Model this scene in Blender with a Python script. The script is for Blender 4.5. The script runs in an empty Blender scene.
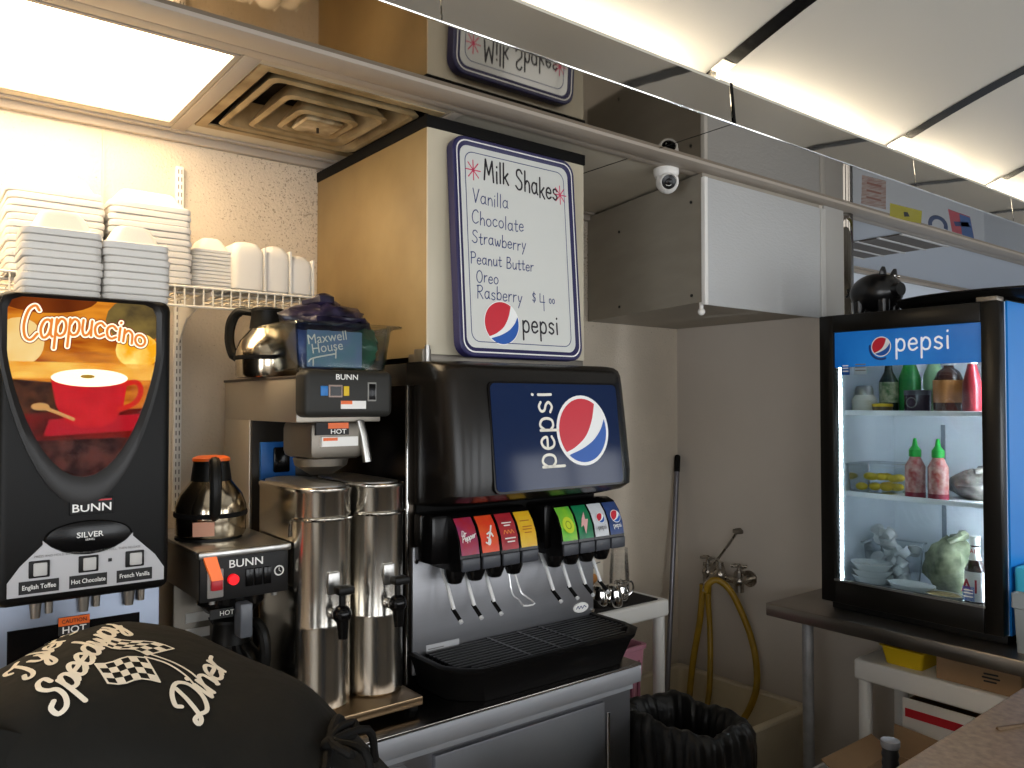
import bpy, bmesh, math, random
from mathutils import Vector, Matrix
from mathutils.bvhtree import BVHTree
random.seed(7)
S = bpy.context.scene
COL = S.collection
R_ = math.radians

# ------------------------------------------------------------------ camera
cam_d = bpy.data.cameras.new('camera')
cam_d.sensor_width = 36.0
cam_d.lens = 795 / 1024 * 36.0
cam_d.clip_start = 0.02
cam = bpy.data.objects.new('camera', cam_d)
COL.objects.link(cam)
cam.location = (0, 0, 1.65)
cam.rotation_euler = (R_(90 + 1.35), 0, R_(52 - 90))
S.camera = cam

# ------------------------------------------------------------------ light and exposure
S.view_settings.view_transform = 'Standard'
S.view_settings.look = 'None'
S.view_settings.exposure = 0.0
S.view_settings.gamma = 1.0
S.view_settings.use_curve_mapping = False
S.cycles.transparent_max_bounces = 40     # nested clear cups and containers
DAY = 7.0          # daylight outside the windows
COVE = 20.0        # fluorescent cove tubes
TROFFER = 13.0     # light panel over the back counter
w = bpy.data.worlds.new('daylight')
S.world = w
w.use_nodes = True
bg = w.node_tree.nodes['Background']
bg.inputs[0].default_value = (0.93, 0.965, 1.0, 1)
bg.inputs[1].default_value = DAY


# ------------------------------------------------------------------ materials
def lin(h):
    h = h.lstrip('#')
    c = [int(h[i:i + 2], 16) / 255 for i in (0, 2, 4)]
    return [x / 12.92 if x <= 0.04045 else ((x + 0.055) / 1.055) ** 2.4 for x in c] + [1]


MATS = {}


def mat(name, hexc, rough=0.5, metal=0.0, emit=None, estr=0.0, noise=0.0, nscale=20.0, hex2=None, bump=0.0,
        bscale=200.0, stretch=None, rvar=0.0, trans=0.0, ior=1.45, coat=0.0, spec=None):
    if name in MATS:
        return MATS[name]
    m = bpy.data.materials.new(name)
    m.use_nodes = True
    nt = m.node_tree
    b = nt.nodes['Principled BSDF']
    c = lin(hexc)
    b.inputs['Base Color'].default_value = c
    b.inputs['Roughness'].default_value = rough
    b.inputs['Metallic'].default_value = metal
    b.inputs['IOR'].default_value = ior
    b.inputs['Transmission Weight'].default_value = trans
    b.inputs['Coat Weight'].default_value = coat
    if spec is not None:
        b.inputs['Specular IOR Level'].default_value = spec
    if emit:
        b.inputs['Emission Color'].default_value = lin(emit)
        b.inputs['Emission Strength'].default_value = estr
    if noise or bump or rvar:
        tc = nt.nodes.new('ShaderNodeTexCoord')
        mp = nt.nodes.new('ShaderNodeMapping')
        if stretch:
            mp.inputs['Scale'].default_value = stretch
        nt.links.new(tc.outputs['Object'], mp.inputs[0])
    if noise or rvar:
        n = nt.nodes.new('ShaderNodeTexNoise')
        n.inputs['Scale'].default_value = nscale
        n.inputs['Detail'].default_value = 5
        nt.links.new(mp.outputs[0], n.inputs[0])
    if noise:
        r = nt.nodes.new('ShaderNodeValToRGB')
        c2 = lin(hex2) if hex2 else [x * (1 - noise) for x in c[:3]] + [1]
        r.color_ramp.elements[0].position = 0.35
        r.color_ramp.elements[1].position = 0.7
        r.color_ramp.elements[0].color = c2
        r.color_ramp.elements[1].color = c
        nt.links.new(n.outputs['Fac'], r.inputs[0])
        nt.links.new(r.outputs[0], b.inputs['Base Color'])
    if rvar:
        mr = nt.nodes.new('ShaderNodeMapRange')
        mr.inputs['To Min'].default_value = max(0.02, rough - rvar)
        mr.inputs['To Max'].default_value = min(1, rough + rvar)
        nt.links.new(n.outputs['Fac'], mr.inputs['Value'])
        nt.links.new(mr.outputs[0], b.inputs['Roughness'])
    if bump:
        n2 = nt.nodes.new('ShaderNodeTexNoise')
        n2.inputs['Scale'].default_value = bscale
        n2.inputs['Detail'].default_value = 3
        nt.links.new(mp.outputs[0], n2.inputs[0])
        bp = nt.nodes.new('ShaderNodeBump')
        bp.inputs['Strength'].default_value = bump
        bp.inputs['Distance'].default_value = 0.01
        nt.links.new(n2.outputs['Fac'], bp.inputs['Height'])
        nt.links.new(bp.outputs[0], b.inputs['Normal'])
    MATS[name] = m
    return m


def emis(name, hexc, s):
    return mat(name, hexc, 0.6, emit=hexc, estr=s)


def pane(name, tint='#ffffff', refl=1.0, rough=0.02):
    """thin sheet of glass: clear, with the mirror reflection a pane has"""
    if name in MATS:
        return MATS[name]
    m = bpy.data.materials.new(name)
    m.use_nodes = True
    nt = m.node_tree
    nt.nodes.clear()
    o = nt.nodes.new('ShaderNodeOutputMaterial')
    mx = nt.nodes.new('ShaderNodeMixShader')
    t = nt.nodes.new('ShaderNodeBsdfTransparent')
    t.inputs[0].default_value = lin(tint)
    g = nt.nodes.new('ShaderNodeBsdfGlossy')
    g.inputs['Roughness'].default_value = rough
    f = nt.nodes.new('ShaderNodeFresnel')
    f.inputs[0].default_value = 1.45
    k = nt.nodes.new('ShaderNodeMath')
    k.operation = 'MULTIPLY'
    k.inputs[1].default_value = refl
    nt.links.new(f.outputs[0], k.inputs[0])
    nt.links.new(k.outputs[0], mx.inputs[0])
    nt.links.new(t.outputs[0], mx.inputs[1])
    nt.links.new(g.outputs[0], mx.inputs[2])
    nt.links.new(mx.outputs[0], o.inputs[0])
    MATS[name] = m
    return m


STEEL = mat('brushed_steel', '#a9a7a3', 0.32, 1.0, rvar=0.1, nscale=30, stretch=(1, 1, 14), bump=0.02, bscale=60)
STEELX = mat('brushed_steel_sheet', '#97979a', 0.46, 1.0, rvar=0.1, nscale=18, stretch=(0.6, 0.6, 20))
DSTEEL = mat('dull_steel', '#8a8379', 0.48, 1.0, rvar=0.1, nscale=12)
LEVER = mat('lever_chrome', '#fbfbfb', 0.25, 0.35)
CHROME = mat('chrome', '#d5d3cf', 0.08, 1.0)
POLISH = mat('polished_steel_soffit', '#a59d92', 0.045, 1.0, rvar=0.02, nscale=3)
HEADER = mat('polished_steel_header', '#a59f96', 0.05, 1.0, bump=0.16, bscale=2.6, stretch=(0.5, 1, 1))
BLACK = mat('black_plastic', '#12110f', 0.42, spec=0.22)
BLACKG = mat('black_gloss_plastic', '#0c0b0b', 0.2, spec=0.28)
BLACKR = mat('black_rubber', '#100f0e', 0.75, spec=0.15)
CHAR = mat('charcoal_plastic', '#1e1d1d', 0.45, spec=0.25)
WHITE = mat('white_plastic', '#e6e3dd', 0.45)
WALLM = mat('wall_paint', '#d2c5b2', 0.6, noise=0.10, nscale=5, bump=0.35, bscale=110)
WALLR = mat('wall_panel', '#c4baae', 0.5, noise=0.06, nscale=3)
LIP = mat('lip_steel', '#c9cbd0', 0.6, 1.0, rvar=0.08, nscale=14)
FOAM = mat('white_foam', '#d6d2cb', 0.55, bump=0.05, bscale=300)


def speckle(m):
    """dark mould specks that thicken towards the cabinet corner of the back wall"""
    nt = m.node_tree
    b = nt.nodes['Principled BSDF']
    src = b.inputs['Base Color'].links[0].from_socket
    tc = nt.nodes.new('ShaderNodeTexCoord')
    n = nt.nodes.new('ShaderNodeTexNoise')
    n.inputs['Scale'].default_value = 150
    n.inputs['Detail'].default_value = 2
    sx = nt.nodes.new('ShaderNodeSeparateXYZ')
    nt.links.new(tc.outputs['Object'], n.inputs[0])
    nt.links.new(tc.outputs['Object'], sx.inputs[0])
    g = nt.nodes.new('ShaderNodeMapRange')
    g.inputs['From Min'].default_value, g.inputs['From Max'].default_value = 0.55, 1.25
    g.inputs['To Min'].default_value, g.inputs['To Max'].default_value = 0.0, 0.16
    nt.links.new(sx.outputs['X'], g.inputs['Value'])
    h = nt.nodes.new('ShaderNodeMapRange')
    h.inputs['From Min'].default_value, h.inputs['From Max'].default_value = 1.9, 2.3
    nt.links.new(sx.outputs['Z'], h.inputs['Value'])
    k = nt.nodes.new('ShaderNodeMath')
    k.operation = 'MULTIPLY'
    nt.links.new(g.outputs[0], k.inputs[0])
    nt.links.new(h.outputs[0], k.inputs[1])
    a = nt.nodes.new('ShaderNodeMath')
    nt.links.new(n.outputs['Fac'], a.inputs[0])
    nt.links.new(k.outputs[0], a.inputs[1])
    r = nt.nodes.new('ShaderNodeMapRange')
    r.inputs['From Min'].default_value, r.inputs['From Max'].default_value = 0.70, 0.78
    r.inputs['To Max'].default_value = 0.6
    nt.links.new(a.outputs[0], r.inputs['Value'])
    mx = nt.nodes.new('ShaderNodeMix')
    mx.data_type = 'RGBA'
    nt.links.new(r.outputs[0], mx.inputs['Factor'])
    nt.links.new(src, mx.inputs['A'])
    mx.inputs['B'].default_value = lin('#6f5f4a')
    nt.links.new(mx.outputs['Result'], b.inputs['Base Color'])


speckle(WALLM)
TBAR = mat('ceiling_bar', '#a2978a', 0.5)
PANELW = mat('white_laminate_ceiling', '#b9b5ac', 0.30, noise=0.03, nscale=2)
INKB = mat('blue_marker', '#2d3a6e', 0.6)
INKK = mat('black_marker', '#201c22', 0.6)
INKR = mat('red_marker', '#cf3f63', 0.6)
LOGOR = mat('logo_red', '#c52434', 0.4)
LOGOB = mat('logo_blue', '#1c55a8', 0.4)
LOGOW = mat('logo_white', '#eeeeec', 0.4)
NAVY = mat('navy_plastic', '#26244f', 0.4)
PRINTW = mat('white_print', '#e9e7e2', 0.5)
PRINTG = mat('grey_print', '#6f6c68', 0.6)
PRINTK = mat('black_print', '#1b1a1a', 0.6)
ORANGE = mat('orange_plastic', '#e4651e', 0.4)
REDP = mat('red_plastic', '#b3202a', 0.4)
YELLOW = mat('yellow_plastic', '#d9b615', 0.45)


# ------------------------------------------------------------------ mesh builder
def catmull(pts, n=6, closed=False):
    P = [Vector(p) for p in pts]
    if len(P) < 3:
        return P
    out = []
    N = len(P)
    segs = N if closed else N - 1
    for i in range(segs):
        p0 = P[(i - 1) % N] if closed or i > 0 else P[0] * 2 - P[1]
        p1, p2 = P[i], P[(i + 1) % N]
        p3 = P[(i + 2) % N] if closed or i + 2 < N else P[-1] * 2 - P[-2]
        for k in range(n):
            t = k / n
            out.append(0.5 * ((2 * p1) + (p2 - p0) * t + (2 * p0 - 5 * p1 + 4 * p2 - p3) * t * t
                              + (3 * p1 - p0 - 3 * p2 + p3) * t ** 3))
    if not closed:
        out.append(P[-1])
    return out


def rrect(x0, y0, x1, y1, r, n=5):
    """rounded rectangle outline, counter-clockwise"""
    r = max(1e-4, min(r, abs(x1 - x0) / 2 - 1e-4, abs(y1 - y0) / 2 - 1e-4))
    out = []
    for cx, cy, a0 in ((x1 - r, y0 + r, -90), (x1 - r, y1 - r, 0), (x0 + r, y1 - r, 90), (x0 + r, y0 + r, 180)):
        for k in range(n + 1):
            a = R_(a0 + 90 * k / n)
            out.append((cx + r * math.cos(a), cy + r * math.sin(a)))
    return out


def circ(cx, cy, r, n=32, ry=None):
    ry = ry or r
    return [(cx + r * math.cos(2 * math.pi * k / n), cy + ry * math.sin(2 * math.pi * k / n)) for k in range(n)]


class Fr:
    def __init__(s, o, u=(1, 0, 0), v=(0, 0, 1)):
        s.o, s.u, s.v = Vector(o), Vector(u).normalized(), Vector(v).normalized()
        s.n = s.u.cross(s.v)

    def __call__(s, a, b, c=0.0):
        return s.o + s.u * a + s.v * b + s.n * c


def front(x, y, z):      # a face looking towards -Y
    return Fr((x, y, z))


def side(x, y, z):       # a face looking towards -X
    return Fr((x, y, z), (0, -1, 0))


class MB:
    def __init__(s):
        s.v, s.f, s.m = [], [], []

    def add(s, vs, fs, mi=0):
        o = len(s.v)
        s.v += [Vector(p) for p in vs]
        s.f += [tuple(i + o for i in f) for f in fs]
        s.m += [mi] * len(fs)
        return s

    def box(s, x0, y0, z0, x1, y1, z1, bev=0.0, mi=0, M=None, seg=2):
        bm = bmesh.new()
        bmesh.ops.create_cube(bm, size=1)
        c = Vector(((x0 + x1) / 2, (y0 + y1) / 2, (z0 + z1) / 2))
        d = Vector((abs(x1 - x0), abs(y1 - y0), abs(z1 - z0)))
        for p in bm.verts:
            p.co = Vector((p.co.x * d.x, p.co.y * d.y, p.co.z * d.z))
        if bev > 0:
            bmesh.ops.bevel(bm, geom=bm.edges[:], offset=min(bev, min(d) * 0.48), segments=seg, profile=0.5, affect='EDGES')
        bm.verts.index_update()
        vs = [(M @ p.co if M else p.co) + c for p in bm.verts]
        s.add(vs, [[p.index for p in f.verts] for f in bm.faces], mi)
        bm.free()
        return s

    def loft(s, rings, mi=0, cap0=True, cap1=True, closed=True):
        n = len(rings[0])
        vs = [p for r in rings for p in r]
        fs = []
        for i in range(len(rings) - 1):
            for k in range(n if closed else n - 1):
                a, b = i * n + k, i * n + (k + 1) % n
                fs.append((a, b, b + n, a + n))
        if cap0:
            fs.append(tuple(reversed(range(n))))
        if cap1:
            fs.append(tuple(range((len(rings) - 1) * n, len(rings) * n)))
        return s.add(vs, fs, mi)

    def cyl(s, p0, p1, r0, r1=None, seg=20, mi=0, caps=True):
        p0, p1 = Vector(p0), Vector(p1)
        r1 = r0 if r1 is None else r1
        d = (p1 - p0).normalized()
        a = d.orthogonal().normalized()
        b = d.cross(a)
        ring = lambda p, r: [p + (a * math.cos(2 * math.pi * k / seg) + b * math.sin(2 * math.pi * k / seg)) * r for k in range(seg)]
        return s.loft([ring(p0, r0), ring(p1, r1)], mi, caps, caps)

    def tube(s, pts, r, seg=8, mi=0, smooth=0, closed=False):
        P = catmull(pts, smooth, closed) if smooth else [Vector(p) for p in pts]
        n = len(P)
        rr = r if isinstance(r, (list, tuple)) else [r] * n
        if len(rr) != n:
            rr = [rr[min(len(rr) - 1, int(i / n * len(rr)))] for i in range(n)]
        rings, a = [], None
        for i in range(n):
            if closed:
                t = (P[(i + 1) % n] - P[i - 1]).normalized()
            else:
                t = (P[min(i + 1, n - 1)] - P[max(i - 1, 0)]).normalized()
            a = t.orthogonal().normalized() if a is None else (a - t * a.dot(t)).normalized()
            b = t.cross(a)
            rings.append([P[i] + (a * math.cos(2 * math.pi * k / seg) + b * math.sin(2 * math.pi * k / seg)) * rr[i] for k in range(seg)])
        if closed:
            rings.append(rings[0])
        return s.loft(rings, mi, not closed, not closed)

    def lathe(s, c, prof, seg=32, mi=0, axis=None, cap0=True, cap1=True, sx=1.0, sy=1.0):
        c = Vector(c)
        M = axis.to_track_quat('Z', 'Y').to_matrix() if axis is not None else None
        rings = []
        for r, z in prof:
            ring = []
            for k in range(seg):
                a = 2 * math.pi * k / seg
                p = Vector((max(r, 1e-4) * math.cos(a) * sx, max(r, 1e-4) * math.sin(a) * sy, z))
                ring.append(c + (M @ p if M else p))
            rings.append(ring)
        return s.loft(rings, mi, cap0, cap1)

    def prism(s, poly, F, c0, c1, mi=0):
        """flat outline in frame F, from depth c0 to c1 along its normal"""
        n = len(poly)
        vs = [F(a, b, c0) for a, b in poly] + [F(a, b, c1) for a, b in poly]
        fs = [tuple(reversed(range(n))), tuple(range(n, 2 * n))]
        fs += [(k, (k + 1) % n, (k + 1) % n + n, k + n) for k in range(n)]
        return s.add(vs, fs, mi)

    def flat(s, poly, F, c=0.0, mi=0):
        return s.add([F(a, b, c) for a, b in poly], [tuple(range(len(poly)))], mi)

    def ball(s, c, r, seg=20, mi=0, n=12):
        rx, ry, rz = r if isinstance(r, (tuple, list)) else (r, r, r)
        prof = [(math.sin(math.pi * k / n), -math.cos(math.pi * k / n)) for k in range(n + 1)]
        c = Vector(c)
        rings = [[c + Vector((max(q, 1e-3) * rx * math.cos(2 * math.pi * k / seg), max(q, 1e-3) * ry * math.sin(2 * math.pi * k / seg), z * rz)) for k in range(seg)] for q, z in prof]
        return s.loft(rings, mi)

    def ribbon(s, strokes, F, width, c=0.0, mi=0, smooth=5, warp=None):
        """pen strokes (2-D polylines) as painted lines"""
        W = warp or (lambda a, b: (a, b))
        for st in strokes:
            P = [Vector((p[0], p[1])) for p in st]
            P = catmull([(p.x, p.y, 0) for p in P], smooth) if smooth and len(P) > 2 else [Vector((p.x, p.y, 0)) for p in P]
            P = [P[0]] + [P[i] for i in range(1, len(P)) if (P[i] - P[i - 1]).length > 1e-6]
            P = [Vector((*W(p.x, p.y), 0)) for p in P]
            if len(P) < 2:
                P.append(P[0] + Vector((width * 0.4, 0, 0)))
            n = len(P)
            h = width / 2
            L, R = [], []
            for i in range(n):
                t = (P[min(i + 1, n - 1)] - P[max(i - 1, 0)]).normalized()
                q = Vector((-t.y, t.x, 0))
                L.append(P[i] + q * h)
                R.append(P[i] - q * h)
            vs = [F(p.x, p.y, c) for p in R] + [F(p.x, p.y, c) for p in L]
            s.add(vs, [(i, i + 1, n + i + 1, n + i) for i in range(n - 1)], mi)
            for e, o in ((0, 1), (n - 1, n - 2)):
                t = (P[e] - P[o]).normalized()
                q = Vector((-t.y, t.x, 0))
                fan = [P[e] + q * h * math.cos(a) + t * h * math.sin(a) for a in [math.pi * k / 6 for k in range(7)]]
                s.add([F(p.x, p.y, c) for p in reversed(fan)], [tuple(range(7))], mi)
        return s

    def build(s, name, mats, parent=None, label=None, kind=None, smooth=True, ang=35):
        me = bpy.data.meshes.new(name)
        o0 = ORG.get(parent.name, Vector()) if parent else Vector()
        me.from_pydata([tuple(p - o0) for p in s.v], [], s.f)
        if not isinstance(mats, (list, tuple)):
            mats = [mats]
        for m in mats:
            me.materials.append(m)
        me.polygons.foreach_set('material_index', s.m)
        if smooth:
            me.polygons.foreach_set('use_smooth', [True] * len(s.f))
            me.set_sharp_from_angle(angle=R_(ang))
        me.update()
        return link(name, me, parent, label, kind)


ORG = {}


def link(name, me, parent=None, label=None, kind=None):
    o = bpy.data.objects.new(name, me)
    COL.objects.link(o)
    if parent:
        o.parent = parent
        ORG[o.name] = ORG.get(parent.name, Vector())
    if label:
        o['label'] = label
    if kind:
        o['kind'] = kind
    return o


def thing(name, label, cat, loc=(0, 0, 0), group=None, rz=0.0, local=False):
    """an Empty at the base of a thing; its parts are built in world coordinates unless local"""
    o = bpy.data.objects.new(name, None)
    o.empty_display_size = 0.05
    COL.objects.link(o)
    o.location = loc
    o.rotation_euler = (0, 0, rz)
    ORG[o.name] = Vector((0, 0, 0)) if local else Vector(loc)
    o['label'] = label
    o['category'] = cat
    if group:
        o['group'] = group
    return o


def tag(o, label, cat, group=None):
    o['label'] = label
    o['category'] = cat
    if group:
        o['group'] = group
    return o


def dup(root, loc, rz=0.0, label=None, group=None, scale=None, mats=None):
    r = root.copy()
    COL.objects.link(r)
    r.location = loc
    r.rotation_euler = (0, 0, rz)
    if scale:
        r.scale = scale
    if label:
        r['label'] = label
    if group:
        r['group'] = group
    for ch in list(root.children):
        c = ch.copy()
        COL.objects.link(c)
        c.parent = r
        for g in list(ch.children):
            d = g.copy()
            COL.objects.link(d)
            d.parent = c
    return r


def text(body, size, F, m, parent, name='lettering', align='CENTER', c=0.0008, sx=1.0, bold=0.0, label=None):
    cu = bpy.data.curves.new(name, 'FONT')
    cu.body = body
    cu.size = size
    cu.align_x = align
    cu.align_y = 'CENTER'
    cu.offset = bold * size
    cu.resolution_u = 3
    t = bpy.data.objects.new(name, cu)
    COL.objects.link(t)
    dg = bpy.context.evaluated_depsgraph_get()
    e = t.evaluated_get(dg)
    me0 = e.to_mesh()
    vs = [F(p.co.x * sx, p.co.y, c) for p in me0.vertices]
    fs = [tuple(p.vertices) for p in me0.polygons]
    e.to_mesh_clear()
    bpy.data.objects.remove(t)
    mb = MB().add(vs, fs)
    return mb.build(name, m, parent, label, smooth=False)


# ------------------------------------------------------------------ pen-stroke letters (cap height 1, x-height .55)
def _o(cx, cy, rx, ry):
    return [(cx + rx * math.sin(2 * math.pi * k / 10), cy + ry * math.cos(2 * math.pi * k / 10)) for k in range(11)]


G = {
    'a': (.5, [[(.4, .46), (.28, .55), (.12, .5), (.03, .28), (.1, .06), (.22, 0), (.36, .1), (.42, .3)], [(.42, .55), (.42, .12), (.5, 0)]]),
    'b': (.46, [[(.05, 1), (.05, .5), (.05, 0)], [(.05, .35), (.2, .55), (.38, .48), (.44, .27), (.38, .05), (.2, 0), (.06, .12)]]),
    'c': (.43, [[(.4, .45), (.25, .55), (.08, .45), (.03, .27), (.1, .06), (.25, 0), (.42, .1)]]),
    'd': (.5, [[(.4, .46), (.28, .55), (.12, .5), (.03, .28), (.1, .06), (.22, 0), (.36, .1), (.42, .3)], [(.42, 1), (.42, .5), (.42, .12), (.5, 0)]]),
    'e': (.43, [[(.04, .3), (.2, .29), (.4, .31), (.36, .48), (.23, .55), (.08, .45), (.03, .25), (.1, .05), (.25, 0), (.42, .1)]]),
    'h': (.44, [[(.05, 1), (.05, .5), (.05, 0)], [(.05, .3), (.2, .54), (.36, .46), (.4, .25), (.41, 0)]]),
    'i': (.14, [[(.06, .55), (.06, .3), (.07, 0)], [(.06, .78), (.07, .81)]]),
    'k': (.42, [[(.05, 1), (.05, .5), (.05, 0)], [(.38, .55), (.22, .38), (.07, .24)], [(.17, .32), (.28, .16), (.42, 0)]]),
    'l': (.14, [[(.06, 1), (.06, .5), (.07, 0)]]),
    'n': (.44, [[(.05, .55), (.05, .3), (.05, 0)], [(.05, .35), (.2, .55), (.36, .47), (.4, .25), (.41, 0)]]),
    'o': (.48, [_o(.24, .275, .21, .275)]),
    'p': (.46, [[(.05, .55), (.05, 0), (.05, -.38)], [(.05, .35), (.2, .55), (.38, .48), (.44, .27), (.38, .05), (.2, 0), (.06, .12)]]),
    'r': (.34, [[(.05, .55), (.05, .3), (.05, 0)], [(.05, .3), (.15, .5), (.33, .54)]]),
    's': (.4, [[(.36, .47), (.22, .55), (.07, .47), (.1, .33), (.28, .25), (.36, .12), (.22, 0), (.04, .08)]]),
    't': (.34, [[(.15, .85), (.15, .5), (.15, .12), (.22, 0), (.34, .05)], [(0, .55), (.15, .55), (.32, .56)]]),
    'u': (.46, [[(.05, .55), (.05, .2), (.15, 0), (.3, .05), (.4, .25)], [(.4, .55), (.4, .3), (.42, 0)]]),
    'w': (.6, [[(.03, .55), (.08, .2), (.16, 0), (.26, .2), (.3, .45), (.34, .2), (.43, 0), (.53, .25), (.57, .55)]]),
    'y': (.44, [[(.05, .55), (.12, .2), (.24, .1)], [(.42, .55), (.26, .1), (.08, -.38)]]),
    'B': (.56, [[(.06, 1), (.06, .5), (.06, 0)], [(.06, 1), (.35, .97), (.42, .77), (.3, .56), (.08, .53)], [(.1, .53), (.42, .5), (.52, .27), (.38, .04), (.06, 0)]]),
    'C': (.6, [[(.56, .85), (.4, 1), (.16, .88), (.04, .5), (.12, .14), (.35, 0), (.58, .15)]]),
    'D': (.62, [[(.08, 1), (.08, .5), (.08, 0)], [(.02, 1), (.3, .98), (.55, .75), (.56, .35), (.35, .04), (.02, 0)]]),
    'M': (.78, [[(.05, 0), (.1, .5), (.14, 1)], [(.14, 1), (.26, .6), (.38, .3)], [(.38, .3), (.5, .65), (.62, 1)], [(.62, 1), (.67, .5), (.72, 0)]]),
    'O': (.64, [_o(.31, .5, .28, .5)]),
    'P': (.54, [[(.08, 1), (.08, .5), (.08, 0)], [(.0, .95), (.3, 1), (.5, .83), (.44, .56), (.1, .47)]]),
    'R': (.58, [[(.08, 1), (.08, .5), (.08, 0)], [(.0, .95), (.3, 1), (.5, .83), (.4, .58), (.1, .5)], [(.2, .52), (.38, .25), (.56, 0)]]),
    'S': (.56, [[(.5, .85), (.34, 1), (.12, .92), (.1, .68), (.3, .52), (.48, .35), (.44, .08), (.22, 0), (.02, .14)]]),
    'T': (.6, [[(.3, 1), (.3, .5), (.28, 0)], [(.0, .95), (.3, 1), (.6, .98)]]),
    'V': (.56, [[(.02, 1), (.15, .5), (.26, 0)], [(.26, 0), (.4, .5), (.54, 1)]]),
    '$': (.5, [[(.45, .8), (.25, .9), (.08, .75), (.2, .53), (.4, .4), (.38, .15), (.2, .08), (.03, .2)], [(.25, 1.05), (.24, .5), (.23, -.08)]]),
    '4': (.5, [[(.08, 1), (.06, .45)], [(.06, .45), (.46, .45)], [(.38, .9), (.38, .4), (.37, -.1)]]),
    '0': (.4, [_o(.19, .3, .16, .28)]),
    "'": (.14, [[(.08, 1), (.05, .8)]]),
    ' ': (.3, []),
}


GS = dict(G)      # brush-script capitals for the shirt
GS['T'] = (.62, [[(.08, .72), (.0, .88), (.12, 1.0), (.38, .93), (.78, 1.02)], [(.48, .95), (.40, .5), (.28, .04), (.10, -.06), (-.03, .08), (.08, .22)]])
GS['S'] = (.60, [[(.60, .72), (.60, .95), (.40, 1.03), (.24, .88), (.30, .64), (.46, .42), (.42, .12), (.20, -.06), (-.08, .04), (-.08, .28), (.12, .32)]])
GS['D'] = (.72, [[(.34, .92), (.28, .5), (.14, .04), (-.04, .0), (-.02, .14), (.16, .10), (.42, -.03), (.68, .22), (.72, .66), (.50, .98), (.16, .96), (-.06, .74), (.02, .58)]])
GS['y'] = (.46, [[(.05, .55), (.08, .18), (.24, .08), (.40, .3)], [(.44, .55), (.36, .0), (.20, -.42), (.02, -.36), (.10, -.14), (.46, .10)]])
GS['p'] = (.46, [[(.08, .55), (.04, .1), (-.02, -.45)], [(.06, .35), (.2, .55), (.38, .48), (.42, .24), (.34, .04), (.2, 0), (.06, .10)]])


def pen(s, size, x0=0.0, y0=0.0, shear=0.0, gap=0.12, sx=1.0, jig=0.0, table=None):
    out, x = [], 0.0
    for ch in s:
        wd, st = (table or G)[ch]
        j = random.uniform(-jig, jig)
        for k in st:
            out.append([(x0 + (x + (p[0] + p[1] * shear)) * size * sx, y0 + (p[1] + j) * size) for p in k])
        x += wd + gap
    return out, (x - gap) * size * sx


def script(s, size, x0, y0, shear, gap, sx=1.0):
    """joined handwriting: like pen() with a thin link from each small letter to the next"""
    out, wd = pen(s, size, x0, y0, shear, gap, sx, 0.0, GS)
    x = 0.0
    for i, ch in enumerate(s):
        w_ = GS[ch][0]
        if i + 1 < len(s) and ch.islower() and s[i + 1].islower():
            pts = [(x + w_ - .06, .02), (x + w_ + gap * .5, .10), (x + w_ + gap + .06, .34)]
            out.append([(x0 + (p[0] + p[1] * shear) * size * sx, y0 + p[1] * size) for p in pts])
        x += w_ + gap
    return out, wd


def globe(F, r, parent, name='globe_logo', c=0.0, ring=None, mats=None):
    """round red, white and blue emblem: three painted shapes on one disc"""
    mr, mw, mbl = mats or (LOGOR, LOGOW, LOGOB)
    arc = lambda a0, a1, n=20: [(math.cos(R_(a0 + (a1 - a0) * k / n)), math.sin(R_(a0 + (a1 - a0) * k / n))) for k in range(n + 1)]
    sc = lambda P, q=0.96: [(p[0] * r * q, p[1] * r * q) for p in P]
    m = MB()
    m.flat(circ(0, 0, r * (1.06 if ring else 1.0), 40), F, c, 1)
    red = arc(56, 221) + [(p.x, p.y) for p in catmull([(-.75, -.66, 0), (-.35, -.5, 0), (.1, -.18, 0), (.4, .3, 0), (.56, .83, 0)], 5)][1:-1]
    m.flat(sc(red), F, c + 0.0006, 0)
    blue = arc(229, 380) + [(p.x, p.y) for p in catmull([(.94, .34, 0), (.75, .0, 0), (.4, -.33, 0), (-.1, -.58, 0), (-.66, -.75, 0)], 5)][1:-1]
    m.flat(sc(blue), F, c + 0.0006, 2)
    return m.build(name, [mr, mw, mbl], parent, smooth=False)


ORD = ['topmost', 'second from the top', 'third from the top', 'fourth from the top', 'fifth from the top', 'sixth from the top',
       'seventh from the top', 'eighth from the top', 'ninth from the top', 'tenth from the top', 'eleventh from the top', 'twelfth from the top',
       'thirteenth from the top', 'fourteenth from the top', 'fifteenth from the top', 'sixteenth from the top']

# ================================================================== THE ROOM
def struct(name, mb, m, **k):
    return mb.build(name, m, None, kind='structure', **k)


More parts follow.
